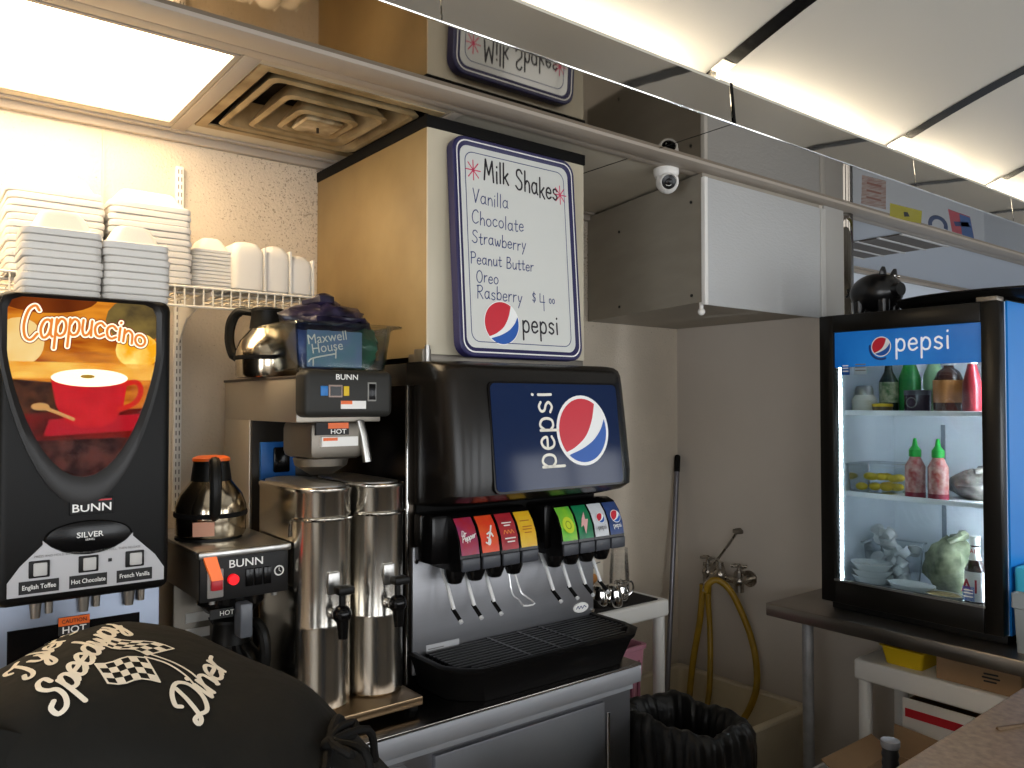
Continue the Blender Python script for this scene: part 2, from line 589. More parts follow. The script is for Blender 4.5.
XL, XF, YB, YF = -1.7, 7.0, 2.71, -1.5
struct('floor', MB().box(XL, YF, -0.1, XF, YB, 0.0), mat('floor_tile', '#7d766c', 0.4, noise=0.3, nscale=4))
struct('wall_back', MB().box(XL, YB, 0, 3.40, YB + 0.1, 3.1), WALLM)
struct('wall_back.001', MB().box(3.40, YB, 0, XF, YB + 0.1, 3.1), mat('far_wall', '#d6dce4', 0.4))
wl = MB()
wl.box(XL - 0.1, YF, 0, XL, -1.2, 3.1).box(XL - 0.1, 0.6, 0, XL, YB, 3.1).box(XL - 0.1, -1.2, 0, XL, 0.6, 0.5).box(XL - 0.1, -1.2, 2.1, XL, 0.6, 3.1)
struct('wall_left', wl, WALLR)
struct('window_6', MB().box(XL - .08, -1.2, .5, XL - .02, -1.16, 2.1).box(XL - .08, .56, .5, XL - .02, .6, 2.1).box(XL - .08, -.32, .5, XL - .02, -.28, 2.1).box(XL - .08, -1.2, .5, XL - .02, .6, .54).box(XL - .08, -1.2, 2.06, XL - .02, .6, 2.1), STEEL)  # made-up side window, added so daylight reaches the right wall
ld = bpy.data.lights.new('window_portal', 'AREA')
ld.shape = 'RECTANGLE'
ld.size, ld.size_y = 1.8, 1.6
ld.cycles.is_portal = True
lo = bpy.data.objects.new('window_portal', ld)
COL.objects.link(lo)
lo.location = (XL - .05, -.3, 1.3)
lo.rotation_euler = (R_(90), 0, R_(-90))
lo['kind'] = 'helper'
struct('wall_far', MB().box(XF, YF, 0, XF + 0.1, YB, 3.1), mat('far_wall', '#c9d2dd', 0.4))
# partition at the right of the kitchen and the low wall behind the work table
struct('wall_right', MB().box(3.20, 1.905, 0, 3.40, YB, 2.53).box(3.40, 1.97, 0, 3.52, YB, 2.53).box(3.20, 0.2, 0, 3.50, 1.905, 0.785), WALLR)
struct('trim_1', MB().box(3.225, 1.897, 0.86, 3.385, 1.905, 2.53, 0.001), mat('grey_metal_post', '#a5a29d', 0.4))
struct('trim_2', MB().cyl((3.455, 1.966, 0.86), (3.455, 1.966, 2.53), 0.068, seg=48), mat('mirror_strip', '#77726c', 0.03, 1.0))
# wall panel seam and dirt on the back wall
struct('trim_3', MB().box(0.505, 2.706, 0.85, 0.512, 2.71, 2.53), mat('seam_strip', '#cdbfa8', 0.5))

# front wall of the diner with its windows to the street
wf = MB()
WIN = [(-1.2, 0.1), (0.5, 1.8), (2.2, 3.5), (3.9, 5.2), (5.6, 6.8)]
z0, z1 = 0.95, 2.0
wf.box(XL, YF - 0.1, 0, XF, YF, z0)
wf.box(XL, YF - 0.1, z1, XF, YF, 3.1)
xp = XL
for a, b in WIN + [(XF, XF)]:
    wf.box(xp, YF - 0.1, z0, a, YF, z1)
    xp = b
struct('wall_front', wf, mat('front_wall', '#c4bfb6', 0.5))
for i, (a, b) in enumerate(WIN):
    f = struct('window_%d' % (i + 1), MB().box(a, YF - 0.08, z0, a + 0.04, YF - 0.02, z1).box(b - 0.04, YF - 0.08, z0, b, YF - 0.02, z1)
               .box(a, YF - 0.08, z0, b, YF - 0.02, z0 + 0.04).box(a, YF - 0.08, z1 - 0.04, b, YF - 0.02, z1)
               .box((a + b) / 2 - 0.02, YF - 0.08, z0, (a + b) / 2 + 0.02, YF - 0.02, z1), STEEL)
    # daylight enters here: sampling portal for the sky, gives no light of its own
    ld = bpy.data.lights.new('window_portal', 'AREA')
    ld.shape = 'RECTANGLE'
    ld.size, ld.size_y = b - a, z1 - z0
    ld.cycles.is_portal = True
    lo = bpy.data.objects.new('window_portal', ld)
    COL.objects.link(lo)
    lo.location = ((a + b) / 2, YF - 0.05, (z0 + z1) / 2)
    lo.rotation_euler = (R_(90), 0, 0)
    lo['kind'] = 'helper'

# low kitchen ceiling with its bars, a light opening and a vent opening
CZ = 2.53
cm = MB()
for x0, y0, x1, y1 in ((XL, 1.84, 3.30, 1.99), (XL, 2.61, 3.30, YB), (0.742, 1.99, 1.318, 2.013), (0.742, 2.581, 1.318, 2.61), (XL, 1.99, -0.545, 2.61), (0.685, 1.99, 0.742, 2.61), (1.318, 1.99, 3.30, 2.61)):
    cm.box(x0, y0, CZ, x1, y1, CZ + 0.02)
struct('ceiling', cm, mat('kitchen_ceiling', '#bdb4a2', 0.7, noise=0.08, nscale=6))
struct('ceiling.002', MB().box(3.30, 1.84, CZ, XF, YB, CZ + 0.02), mat('far_ceiling_daylit', '#c4cad3', 0.5))  # same ceiling past the partition, bluish daylight put into its colour
struct('trim_4', MB().box(XL, 1.835, CZ - 0.012, XF, 1.922, CZ + 0.03, 0.002), TBAR)
struct('trim_5', MB().box(XL, 1.932, CZ - 0.008, XF, 1.972, CZ, 0.002), TBAR)
struct('trim_6', MB().box(XL, 2.655, CZ - 0.008, XF, 2.678, CZ, 0.002).box(XL, 2.684, CZ - 0.03, XF, YB, CZ, 0.002), TBAR)
struct('trim_7', MB().box(0.69, 1.972, CZ - 0.006, 0.735, 2.655, CZ, 0.002), TBAR)
struct('trim_8', MB().box(1.325, 1.972, CZ - 0.006, 1.36, 2.655, CZ, 0.002), TBAR)
struct('trim_9', MB().box(2.078, 1.535, CZ - 0.0015, 2.082, 2.66, CZ + 0.001), BLACKR)
# polished steel bulkhead: mirror soffit, upright face, bright edge bead
struct('soffit', MB().box(XL, 1.535, CZ - 0.001, XF, 1.835, CZ + 0.02), POLISH)
hm = MB()
for x0, x1 in ((XL, 0.99), (0.993, 2.078), (2.082, 3.298), (3.302, 4.298), (4.302, XF)):
    ring = []
    n = 12
    for k in range(n + 1):
        t = k / n
        ring.append((1.532 + 0.012 * t, CZ + 0.13 * t))
    hm.loft([[(x, y, z) for y, z in ring] for x in (x0, x1)], closed=False, cap0=False, cap1=False)
struct('trim_10', hm, HEADER)
struct('trim_11', MB().cyl((XL, 1.533, CZ + 0.001), (XF, 1.533, CZ + 0.001), 0.0035, seg=10), CHROME)
struct('trim_12', MB().box(XL, 1.543, 2.652, XF, 1.585, 2.664, 0.003), mat('cove_lip', '#c9c3b6', 0.35))
struct('trim_13', MB().box(XL, 1.585, 2.60, XF, 1.74, 2.615).box(XL, 1.73, 2.60, XF, 1.745, 2.75), WHITE)
# arched ceiling of the dining car, panel by panel, dark joints between
zc = lambda Y: 2.70 + 0.33 * (1 - ((Y - 0.1) / 1.62) ** 2)
YS = [1.735 - 3.27 * k / 40 for k in range(41)]
edges = [XL, 0.93, 2.125, 3.315, 4.31, 5.3, 6.3, XF]
pm = MB()
for a, b in zip(edges[:-1], edges[1:]):
    pm.loft([[(a + 0.03, y, zc(y)) for y in YS], [(b - 0.03, y, zc(y)) for y in YS]], closed=False, cap0=False, cap1=False)
pm.loft([[(XL, y, zc(y) + 0.02) for y in YS], [(XF, y, zc(y) + 0.02) for y in YS]], closed=False, cap0=False, cap1=False)
struct('ceiling.001', pm, PANELW)
for i, x in enumerate(edges[1:-1]):
    YJ = [y for y in YS if y < 1.60]
    YC = [y for y in YS if y >= 1.52]
    struct('trim_%d' % (14 + 2 * i), MB().loft([[(x - 0.034, y, zc(y) - 0.003) for y in YJ], [(x + 0.034, y, zc(y) - 0.003) for y in YJ]], closed=False, cap0=False, cap1=False), BLACKG)
    struct('trim_%d' % (15 + 2 * i), MB().loft([[(x - 0.04, y, zc(y) - 0.006) for y in YC], [(x + 0.03, y, zc(y) - 0.006) for y in YC]], closed=False, cap0=False, cap1=False), CHROME)
# back arch down to the front wall is closed by the wall itself

struct('ceiling.003', MB().box(XL - .1, 1.70, 2.80, XF + .1, YB + .1, 2.85), WHITE)  # unseen roof slab added to stop sky light leaking in from above
# fluorescent tubes in the cove
TUBE = emis('fluorescent_tube', '#fff3dd', COVE)
tubes = [(-1.1, -0.1, 'far behind the left of the header'), (-0.05, 0.9, 'behind the left end of the header'), (0.99, 2.07, 'above the milkshake board'),
         (2.19, 3.25, 'above the white boxed enclosure'), (3.38, 4.25, 'above the glass door cooler'), (4.37, 5.25, 'beyond the cooler'), (5.36, 6.25, 'at the far right end')]
for x0, x1, wh in tubes:
    t = thing('fluorescent_tube', 'fluorescent tube lying in the ceiling cove ' + wh, 'light', (x0, 1.655, 2.62), 'cove tubes')
    MB().cyl((x0 + 0.03, 1.655, 2.64), (x1 - 0.03, 1.655, 2.64), 0.0125, seg=14).build('tube', TUBE, t)
    MB().cyl((x0, 1.655, 2.64), (x0 + 0.03, 1.655, 2.64), 0.013, seg=14).box(x0, 1.645, 2.615, x0 + 0.012, 1.665, 2.64).build('end_cap', CHROME, t)
    MB().cyl((x1 - 0.03, 1.655, 2.64), (x1, 1.655, 2.64), 0.013, seg=14).box(x1 - 0.012, 1.645, 2.615, x1, 1.665, 2.64).build('end_cap', CHROME, t)

# black strap over the header joint
hy = lambda t_: 1.532 + 0.012 * t_
o = MB().loft([[(x, hy(k / 10) - d_, CZ + 0.004 + 0.13 * k / 10) for x, d_ in ((2.083, .0008), (2.093, .0008), (2.093, .004), (2.083, .004))] for k in range(11)]).build('black_strap', BLACKR)
tag(o, 'narrow black strap hooked over the joint in the polished header', 'strap')

# ceiling light panel
t = thing('ceiling_light', 'large glowing light panel set in the low ceiling', 'light', (0.07, 2.30, CZ))
MB().box(-0.545, 1.99, CZ - 0.004, 0.685, 2.002, CZ + 0.09).box(-0.545, 2.598, CZ - 0.004, 0.685, 2.61, CZ + 0.09) \
    .box(-0.545, 2.002, CZ - 0.004, -0.533, 2.598, CZ + 0.09).box(0.673, 2.002, CZ - 0.004, 0.685, 2.598, CZ + 0.09).build('frame', TBAR, t)
MB().box(-0.545, 1.99, CZ + 0.09, 0.685, 2.61, CZ + 0.10).build('housing', TBAR, t)
MB().box(-0.533, 2.002, CZ + 0.004, 0.673, 2.598, CZ + 0.01).build('diffuser', emis('light_diffuser', '#ffe3b8', TROFFER), t)

# dirty ceiling vent of nested square rings
t = thing('ceiling_vent', 'grimy square ceiling vent of nested rings beside the light panel', 'vent', (1.03, 2.30, CZ))
VENT = mat('vent_metal', '#a8926c', 0.6, noise=0.45, nscale=9, hex2='#7d6641')
VDARK = mat('vent_soot', '#2a1d12', 0.9, noise=0.5, nscale=14, hex2='#120b06')
vc = (1.03, 2.297)
m = MB()
h = 0.285
for sx0, sy0, sx1, sy1 in ((-h, -h, h, -h + .03), (-h, h - .03, h, h), (-h, -h + .03, -h + .03, h - .03), (h - .03, -h + .03, h, h - .03)):
    m.box(vc[0] + sx0, vc[1] + sy0, CZ - 0.003, vc[0] + sx1, vc[1] + sy1, CZ + 0.004)
m.build('outer_frame', VENT, t)
MB().box(vc[0] - h, vc[1] - h, CZ + 0.12, vc[0] + h, vc[1] + h, CZ + 0.14).box(vc[0] - h, vc[1] - h, CZ + .004, vc[0] - h + .006, vc[1] + h, CZ + .12).box(vc[0] + h - .006, vc[1] - h, CZ + .004, vc[0] + h, vc[1] + h, CZ + .12).box(vc[0] - h, vc[1] - h, CZ + .004, vc[0] + h, vc[1] - h + .006, CZ + .12).box(vc[0] - h, vc[1] + h - .006, CZ + .004, vc[0] + h, vc[1] + h, CZ + .12).build('duct_plate', VDARK, t)
for a, nm in ((0.235, 0), (0.165, 1), (0.10, 2)):
    r0 = lambda q, z: [(vc[0] + x, vc[1] + y, z) for x, y in rrect(-q, -q, q, q, 0.03)]
    zl = CZ - 0.004 - nm * 0.008
    MB().loft([r0(a, zl), r0(a - 0.012, zl - 0.006), r0(a - 0.022, zl), r0(a - 0.055, zl + 0.075), r0(a - 0.050, zl + 0.078), r0(a, zl)], cap0=False, cap1=False).build('ring', VENT, t)
r0 = lambda q, z: [(vc[0] + x, vc[1] + y, z) for x, y in rrect(-q, -q, q, q, 0.012)]
MB().loft([r0(0.058, CZ - 0.03), r0(0.062, CZ - 0.024), r0(0.05, CZ + 0.0)]).build('centre_plate', mat('vent_plate', '#cdbb98', 0.6, noise=0.4, nscale=14, hex2='#6e5836'), t)
MB().cyl((vc[0], vc[1], CZ - 0.045), (vc[0], vc[1], CZ + 0.12), 0.004).build('screw', VDARK, t)
MB().tube([(vc[0] - .1, vc[1] - .12, CZ + .1), (vc[0] - .02, vc[1] - .09, CZ + .03), (vc[0] + .05, vc[1] - .16, CZ + .1)], 0.012, smooth=4).build('soot_clump', VDARK, t, kind='stuff')

# vent grille in the ceiling beyond the partition
t = thing('return_grille', 'dark slatted ceiling grille beyond the partition above the cooler', 'vent', (4.37, 2.22, CZ))
MB().box(4.12, 1.985, CZ - 0.008, 4.62, 2.47, CZ - 0.002).build('backing', mat('grille_dark', '#5b534b', 0.6), t)
for k in range(5):
    y = 1.985 + 0.485 * k / 4
    MB().box(4.10, y - 0.008, CZ - 0.012, 4.64, y + 0.008, CZ - 0.006, 0.001).build('slat', mat('grille_light', '#c3c2c0', 0.5), t)

# stickers on the polished soffit near the far end
STQ = [(3.773, 1.611), (4.018, 1.617), (4.549, 1.812), (4.274, 1.807)]
st = [('paper_notice', 'pale printed paper notice stuck on the polished soffit', 'notice', [(2.946, 1.573), (3.101, 1.557), (3.551, 1.785), (3.357, 1.798)], mat('notice_paper', '#b9ada2', 0.6, noise=0.25, nscale=30, hex2='#a07d72')),
      ('yellow_sticker', 'yellow sticker on the polished soffit beside the paper notice', 'sticker', [(3.458, 1.72), (3.718, 1.702), (3.963, 1.819), (3.719, 1.851)], mat('sticker_yellow', '#c2b52a', 0.6)),
      ('red_and_blue_sticker', 'red and blue square sticker on the polished soffit', 'sticker', STQ, mat('sticker_red', '#b5454e', 0.6))]
for nm, lb, ct, q, m in st:
    mb = MB()
    zz = CZ - 0.0025
    mb.add([(x, y, zz) for x, y in q] + [(x, y, zz + 0.001) for x, y in q], [(3, 2, 1, 0), (4, 5, 6, 7)] + [(k, (k + 1) % 4, (k + 1) % 4 + 4, k + 4) for k in range(4)])
    o = tag(mb.build(nm, m), lb, ct)
    A, B, C_, D_ = [Vector((*p, zz - 0.0006)) for p in q]
    P = lambda a, b: (A.lerp(B, a)).lerp(D_.lerp(C_, a), b)
    if nm.startswith('red'):
        MB().add([P(.5, 0), P(1, 0), P(1, 1), P(.45, 1)], [(3, 2, 1, 0)]).build('blue_print', mat('sticker_blue', '#35588f', 0.6), o)
        MB().add([P(.15, .45), P(.85, .25), P(.9, .45), P(.2, .65)], [(3, 2, 1, 0)]).build('dark_print', INKB, o)
    if nm.startswith('yellow'):
        MB().add([P(.42, .35), P(.55, .3), P(.62, .6), P(.45, .7)], [(3, 2, 1, 0)]).build('dark_print', PRINTK, o)
    if nm.startswith('paper'):
        for k in range(3):
            MB().add([P(.2, .15 + .25 * k), P(.8, .15 + .25 * k), P(.8, .22 + .25 * k), P(.2, .22 + .25 * k)], [(3, 2, 1, 0)]).build('print_line', mat('notice_print', '#92604f', 0.6), o)
mb = MB()
ARC = [[(4.033, 1.816), (4.05, 1.805)], [(3.966, 1.787), (4.008, 1.787)], [(3.911, 1.759), (3.972, 1.769)], [(3.871, 1.735), (3.946, 1.753)], [(3.85, 1.715), (3.932, 1.741)], [(3.849, 1.702), (3.93, 1.733)], [(3.867, 1.697), (3.941, 1.729)], [(3.904, 1.699), (3.964, 1.731)], [(3.956, 1.709), (3.997, 1.738)], [(4.02, 1.727), (4.038, 1.75)], [(4.091, 1.751), (4.083, 1.765)], [(4.163, 1.779), (4.128, 1.783)], [(4.229, 1.809), (4.169, 1.802)]]
for k in range(len(ARC) - 1):
    mb.add([(*p, CZ - 0.002) for p in (ARC[k][0], ARC[k + 1][0], ARC[k + 1][1], ARC[k][1])], [(3, 2, 1, 0)])
tag(mb.build('round_sticker', mat('ring_blue', '#2d3f66', 0.6)), 'round dark blue sticker arc on the polished soffit', 'sticker')

# boxed-in enclosure in the upper corner
t = thing('boxed_enclosure', 'white boxed in enclosure hanging in the upper right corner', 'enclosure', (2.8, 2.3, 2.02))
mb = MB()
foot = [(2.40, 1.905), (3.198, 1.905), (3.198, 2.705), (2.565, 2.705)]
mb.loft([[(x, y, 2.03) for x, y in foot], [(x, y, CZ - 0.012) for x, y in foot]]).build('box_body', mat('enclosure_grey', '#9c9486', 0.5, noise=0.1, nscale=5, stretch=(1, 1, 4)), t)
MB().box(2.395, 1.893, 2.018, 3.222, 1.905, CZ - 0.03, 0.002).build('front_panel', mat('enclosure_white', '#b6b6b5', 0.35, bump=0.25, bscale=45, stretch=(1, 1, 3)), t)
MB().box(2.393, 1.889, 2.018, 2.412, 1.908, CZ - 0.03, 0.002).build('corner_strip', WHITE, t)
MB().box(3.185, 1.889, 2.018, 3.225, 1.895, CZ - 0.03, 0.001).build('edge_strip', mat('edge_grey', '#b5b2ac', 0.4), t)
dx, dy = (2.565 - 2.40), 0.8
for f_, z in ((.08, 2.42), (.08, 2.06), (.68, 2.40), (.68, 2.07)):
    p = Vector((2.40 + dx * f_, 1.905 + dy * f_, z))
    MB().cyl(p, p + Vector((-0.004, 0.001, 0)), 0.006, seg=10).build('screw', PRINTK, t)
MB().cyl((2.42, 1.93, 2.03), (2.42, 1.93, 2.005), 0.008, seg=12).ball((2.42, 1.93, 1.995), 0.014).build('knob', WHITE, t)

# security camera under the ceiling bar
t = thing('security_camera', 'small white turret security camera under the ceiling bar', 'camera', (2.27, 1.97, 2.52))
cc = Vector((2.27, 1.965, 2.475))
MB().lathe((2.27, 1.97, 0), [(0.047, 2.522), (0.047, 2.505), (0.041, 2.49)], 28).build('mount', WHITE, t)
MB().ball(cc, (0.043, 0.043, 0.046)).build('housing', WHITE, t)
ax = Vector((-0.62, -0.72, -0.30)).normalized()
MB().lathe(cc, [(0.034, 0.026), (0.034, 0.040), (0.029, 0.045), (0.026, 0.040)], 24, axis=ax, cap0=False).build('bezel', WHITE, t)
MB().lathe(cc, [(0.026, 0.040), (0.013, 0.041), (0.011, 0.047), (0.001, 0.049)], 24, axis=ax).build('lens', BLACKG, t)

# ================================================================== BACK COUNTER AND WHAT STANDS ON IT
CT = 0.85
t = thing('back_counter', 'long stainless steel back counter with cabinet doors', 'counter', (0.2, 2.2, 0))
MB().box(XL + 0.01, 1.70, CT - 0.012, 1.835, YB - 0.002, CT, 0.003).build('worktop', mat('counter_steel', '#8f8984', 0.22, 1.0, rvar=0.08, nscale=14), t)
MB().box(XL + 0.01, 1.70, CT - 0.058, 1.835, 1.712, CT - 0.004, 0.003).build('front_lip', LIP, t)
MB().box(XL + 0.01, 1.74, 0.08, 1.825, YB - 0.01, CT - 0.012).box(XL + 0.01, 1.80, 0.0, 1.80, YB - 0.01, 0.08).build('cabinet_body', STEELX, t)
MB().box(XL + 0.01, 1.728, CT - 0.085, 1.825, 1.74, CT - 0.058).build('top_rail', LIP, t)
for x0, x1 in ((1.10, 1.70), (-1.5, -0.6)):
    d = MB().box(x0, 1.722, 0.10, x1, 1.742, CT - 0.095, 0.004).build('door', mat('door_steel', '#8f9094', 0.5, 1.0, rvar=0.1, nscale=12), t)
    MB().cyl((x1 + 0.012, 1.722, 0.55), (x1 + 0.012, 1.722, 0.72), 0.006).build('hinge', CHROME, d)
for x0, x1 in ((0.20, 0.90), (-0.55, 0.15)):
    for zz0, zz1 in ((0.52, CT - 0.10), (0.12, 0.50)):
        d = MB().box(x0, 1.722, zz0, x1, 1.742, zz1, 0.004).build('drawer', STEEL, t)
        MB().box(x0 + 0.1, 1.706, zz1 - 0.05, x1 - 0.1, 1.722, zz1 - 0.03, 0.003).build('handle', CHROME, d)
MB().box(0.93, 1.730, 0.12, 0.975, 1.742, CT - 0.10).build('side_slot', BLACKR, t)
MB().box(0.985, 1.722, 0.12, 1.02, 1.742, CT - 0.10, 0.003).build('stile', STEEL, t)

# ------------------------------------------------------------------ powdered drink machine with lit picture
t = thing('cappuccino_machine', 'tall black drink machine with glowing picture of a red cup', 'drink machine', (0.33, 2.1, CT))
X0, X1, ZD, ZT = 0.168, 0.503, 1.232, 1.880
MB().box(X0, 2.03, ZD, X1, 2.38, ZT - 0.004, 0.012).build('body', BLACK, t)
F = front(0, 1.90, 0)
door = MB().box(X0, 1.90, ZD, X1, 2.028, ZT, 0.022, seg=4).build('door', mat('machine_black', '#0d0c0b', 0.45, spec=0.22), t)


def oval(zt, zb, hw, cx=0.326, r=0.025, n=22):
    """flat-topped shield: straight top, sides curving to a rounded bottom"""
    out = []
    zs = zt - 0.11
    for k in range(n + 1):
        a = math.pi * k / n
        out.append((cx - hw * math.cos(a) * (1 if abs(math.cos(a)) > 0 else 1), zs - (zs - zb) * math.sin(a) ** 1.5))
    out += [(cx + hw, zt - r), (cx + hw - r * .3, zt - r * .3), (cx + hw - r, zt), (cx - hw + r, zt), (cx - hw + r * .3, zt - r * .3), (cx - hw, zt - r)]
    return out


o1, o2, o3 = oval(1.874, 1.432, 0.158), oval(1.874, 1.458, 0.152), oval(1.868, 1.492, 0.142)
m = MB()
m.loft([[F(a, b, -0.002) for a, b in o1], [F(a, b, 0.008) for a, b in o1], [F(a, b, 0.010) for a, b in o2], [F(a, b, 0.004) for a, b in o3], [F(a, b, 0.0) for a, b in o3]], cap0=False, cap1=False)
m.build('window_bezel', mat('bezel_black', '#191614', 0.32, spec=0.3), door)


def art(name, hexc, s, hex2=None, sc=6, stretch=(1, 1, 1)):
    m = mat(name, '#0a0604', 0.5, emit=hexc, estr=s, spec=0.0)
    nt = m.node_tree
    if hex2:
        b = nt.nodes['Principled BSDF']
        tc = nt.nodes.new('ShaderNodeTexCoord')
        mp = nt.nodes.new('ShaderNodeMapping')
        mp.inputs['Scale'].default_value = stretch
        n = nt.nodes.new('ShaderNodeTexNoise')
        n.inputs['Scale'].default_value = sc
        n.inputs['Detail'].default_value = 3
        r = nt.nodes.new('ShaderNodeValToRGB')
        r.color_ramp.elements[0].position = 0.38
        r.color_ramp.elements[1].position = 0.62
        r.color_ramp.elements[0].color = lin(hexc)
        r.color_ramp.elements[1].color = lin(hex2)
        nt.links.new(tc.outputs['Object'], mp.inputs[0])
        nt.links.new(mp.outputs[0], n.inputs[0])
        nt.links.new(n.outputs['Fac'], r.inputs[0])
        nt.links.new(r.outputs[0], b.inputs['Emission Color'])
    return m


def cut(poly, shield):
    """keep the part of a convex-ish picture patch that lies inside the shield: clip against its hull"""
    out = poly
    n = len(shield)
    for i in range(n):
        ax_, ay_ = shield[i]
        bx_, by_ = shield[(i + 1) % n]
        inp, out = out, []
        if not inp:
            break
        f = lambda p: (bx_ - ax_) * (p[1] - ay_) - (by_ - ay_) * (p[0] - ax_)
        for j in range(len(inp)):
            p, q = inp[j], inp[(j + 1) % len(inp)]
            fp, fq = f(p), f(q)
            if fp >= 0:
                out.append(p)
            if fp * fq < 0:
                k = fp / (fp - fq)
                out.append((p[0] + (q[0] - p[0]) * k, p[1] + (q[1] - p[1]) * k))
    return out


pic = MB().flat(o3, F, 0.001).build('backlit_picture', art('picture_wood', '#a8480f', 0.9, '#f0962a', 7, (1, 1, 5)), door)
E1 = 1.0


def patch(poly, m, c, name='picture_patch'):
    q = cut(poly, o3)
    if len(q) > 2:
        MB().flat(q, F, c).build(name, m, pic, smooth=False)


patch(circ(0.25, 1.875, 0.10, 24, 0.038), art('picture_brown', '#6e2a10', 0.6, '#a04a18', 9), 0.0016)
patch(circ(0.205, 1.775, 0.045, 20, 0.05), art('picture_cream', '#f3c169', 1.0, '#f7d48c', 12), 0.0017)
patch(circ(0.425, 1.83, 0.06, 16, 0.05), art('picture_grey', '#6b5a3a', 0.6, '#a58a4a', 18), 0.0017)
patch(circ(0.43, 1.765, 0.045, 18, 0.04), art('picture_yellow', '#f2a81c', 1.1, '#ffe27a', 26), 0.0018)
patch([(0.18, 1.735), (0.47, 1.735), (0.47, 1.70), (0.18, 1.70)], art('picture_gold', '#f09a2a', 1.0, '#f8c45a', 10, (1, 1, 4)), 0.0018)
patch([(0.17, 1.70), (0.30, 1.69), (0.30, 1.62), (0.17, 1.60)], art('picture_beans', '#3a1a0e', 0.5, '#7d4522', 40), 0.0019)
patch([(0.17, 1.625), (0.48, 1.64), (0.48, 1.46), (0.17, 1.46)], art('picture_floor', '#5e120c', 0.5, '#a01c14', 16), 0.0020)
patch([(0.17, 1.57), (0.48, 1.575), (0.48, 1.46), (0.17, 1.46)], art('picture_shadow', '#36100e', 0.45, '#7d4038', 30), 0.0022)
patch([(0.26, 1.615), (0.435, 1.625), (0.44, 1.59), (0.25, 1.58)], art('picture_saucer', '#c41626', 0.8), 0.0024)
cup = [(0.262, 1.70), (0.272, 1.645), (0.29, 1.61), (0.32, 1.597), (0.36, 1.597), (0.385, 1.61), (0.402, 1.645), (0.41, 1.70)]
MB().flat(cup, F, 0.0030).build('red_cup_picture', art('picture_cup', '#c80d1a', 0.9, '#dc1c26', 22), pic, smooth=False)
hp = [F(a, b, 0.0031) for a, b in [(0.40, 1.69), (0.425, 1.695), (0.437, 1.68), (0.43, 1.655), (0.40, 1.64)]]
MB().ribbon([[(0.40, 1.69), (0.428, 1.695), (0.437, 1.675), (0.425, 1.65), (0.395, 1.635)]], F, 0.011, 0.0031).build('cup_handle_picture', art('picture_handle', '#d8281c', 0.9), pic, smooth=False)
MB().flat(circ(0.336, 1.703, 0.074, 30, 0.019), F, 0.0034).build('foam_picture', art('picture_foam', '#fff1d2', 1.5), pic, smooth=False)
MB().flat(circ(0.331, 1.706, 0.014, 12, 0.004), F, 0.0037).build('garnish_picture', art('picture_leaf', '#b58a2c', 0.9), pic, smooth=False)
MB().flat(circ(0.244, 1.642, 0.017, 14, 0.008), F, 0.0032).ribbon([[(0.25, 1.64), (0.28, 1.627), (0.305, 1.615)]], F, 0.007, 0.0032).build('spoon_picture', art('picture_spoon', '#d9a05c', 0.8), pic, smooth=False)
st, wd = pen('Cappuccino', 0.058, 0, 0, 0.12, 0.06, 0.98)
wp = lambda a, b: (0.208 + a * 0.236 / wd, 1.775 + b * (1.25 - 0.5 * a / wd) + 0.020 * math.sin(math.pi * a / wd) - 0.002 * a / wd)
for wdt, c, nm, mm in ((0.0150, 0.0040, 'lettering_shadow', art('picture_letter_red', '#8a1a10', 0.8)), (0.0115, 0.0044, 'lettering_outline', art('picture_letter_glow', '#fff0d0', 1.4)), (0.0052, 0.0048, 'lettering', art('picture_letter', '#ee8a3a', 1.0))):
    MB().ribbon(st, F, wdt, c, warp=wp).build(nm, mm, pic, smooth=False)
MB().flat(o3, F, 0.0065).build('window_glass', pane('machine_window', refl=0.06), door)
# name plate, oval emblem, button panel
pl = MB().box(0.300, 1.894, 1.412, 0.384, 1.901, 1.447, 0.002).build('name_plate', CHAR, door)
text('BUNN', 0.024, front(0.342, 1.894, 1.426), PRINTW, pl, sx=1.15, bold=0.012)
MB().box(0.304, 1.8928, 1.4405, 0.380, 1.8942, 1.4435).build('red_line', REDP, pl)
cres = [(0.190, 1.254), (0.489, 1.254), (0.489, 1.282), (0.470, 1.312), (0.424, 1.358)] + [(0.338 + 0.088 * math.cos(R_(-30 - 120 * k / 8)) * 1.13, 1.402 + 0.075 * math.sin(R_(-30 - 120 * k / 8))) for k in range(9)] + [(0.252, 1.356), (0.212, 1.316), (0.190, 1.284)]
MB().prism(cres, F, -0.001, 0.0035).build('button_panel', mat('panel_silver', '#b9b8ba', 0.45), door)
em = MB().lathe((0.338, 1.9005, 1.366), [(0.085, 0.0), (0.080, 0.006), (0.05, 0.009), (0.001, 0.010)], 36, axis=Vector((0, -1, 0)), sy=1, sx=1)
for p in em.v:
    p.z = 1.366 + (p.z - 1.366) * 0.40
em = em.build('oval_emblem', BLACKG, door)
text('SILVER', 0.016, front(0.338, 1.889, 1.370), PRINTW, em, sx=1.1, bold=0.012)
text('SERIES', 0.006, front(0.338, 1.889, 1.360), PRINTW, em, sx=1.1)
wp2 = front(0.338, 1.8963, 1.333)
text('PRESS AND HOLD BUTTON UNTIL CUP IS 3/4 FULL, THEN RELEASE', 0.0068, wp2, PRINTG, door, 'instruction_print')
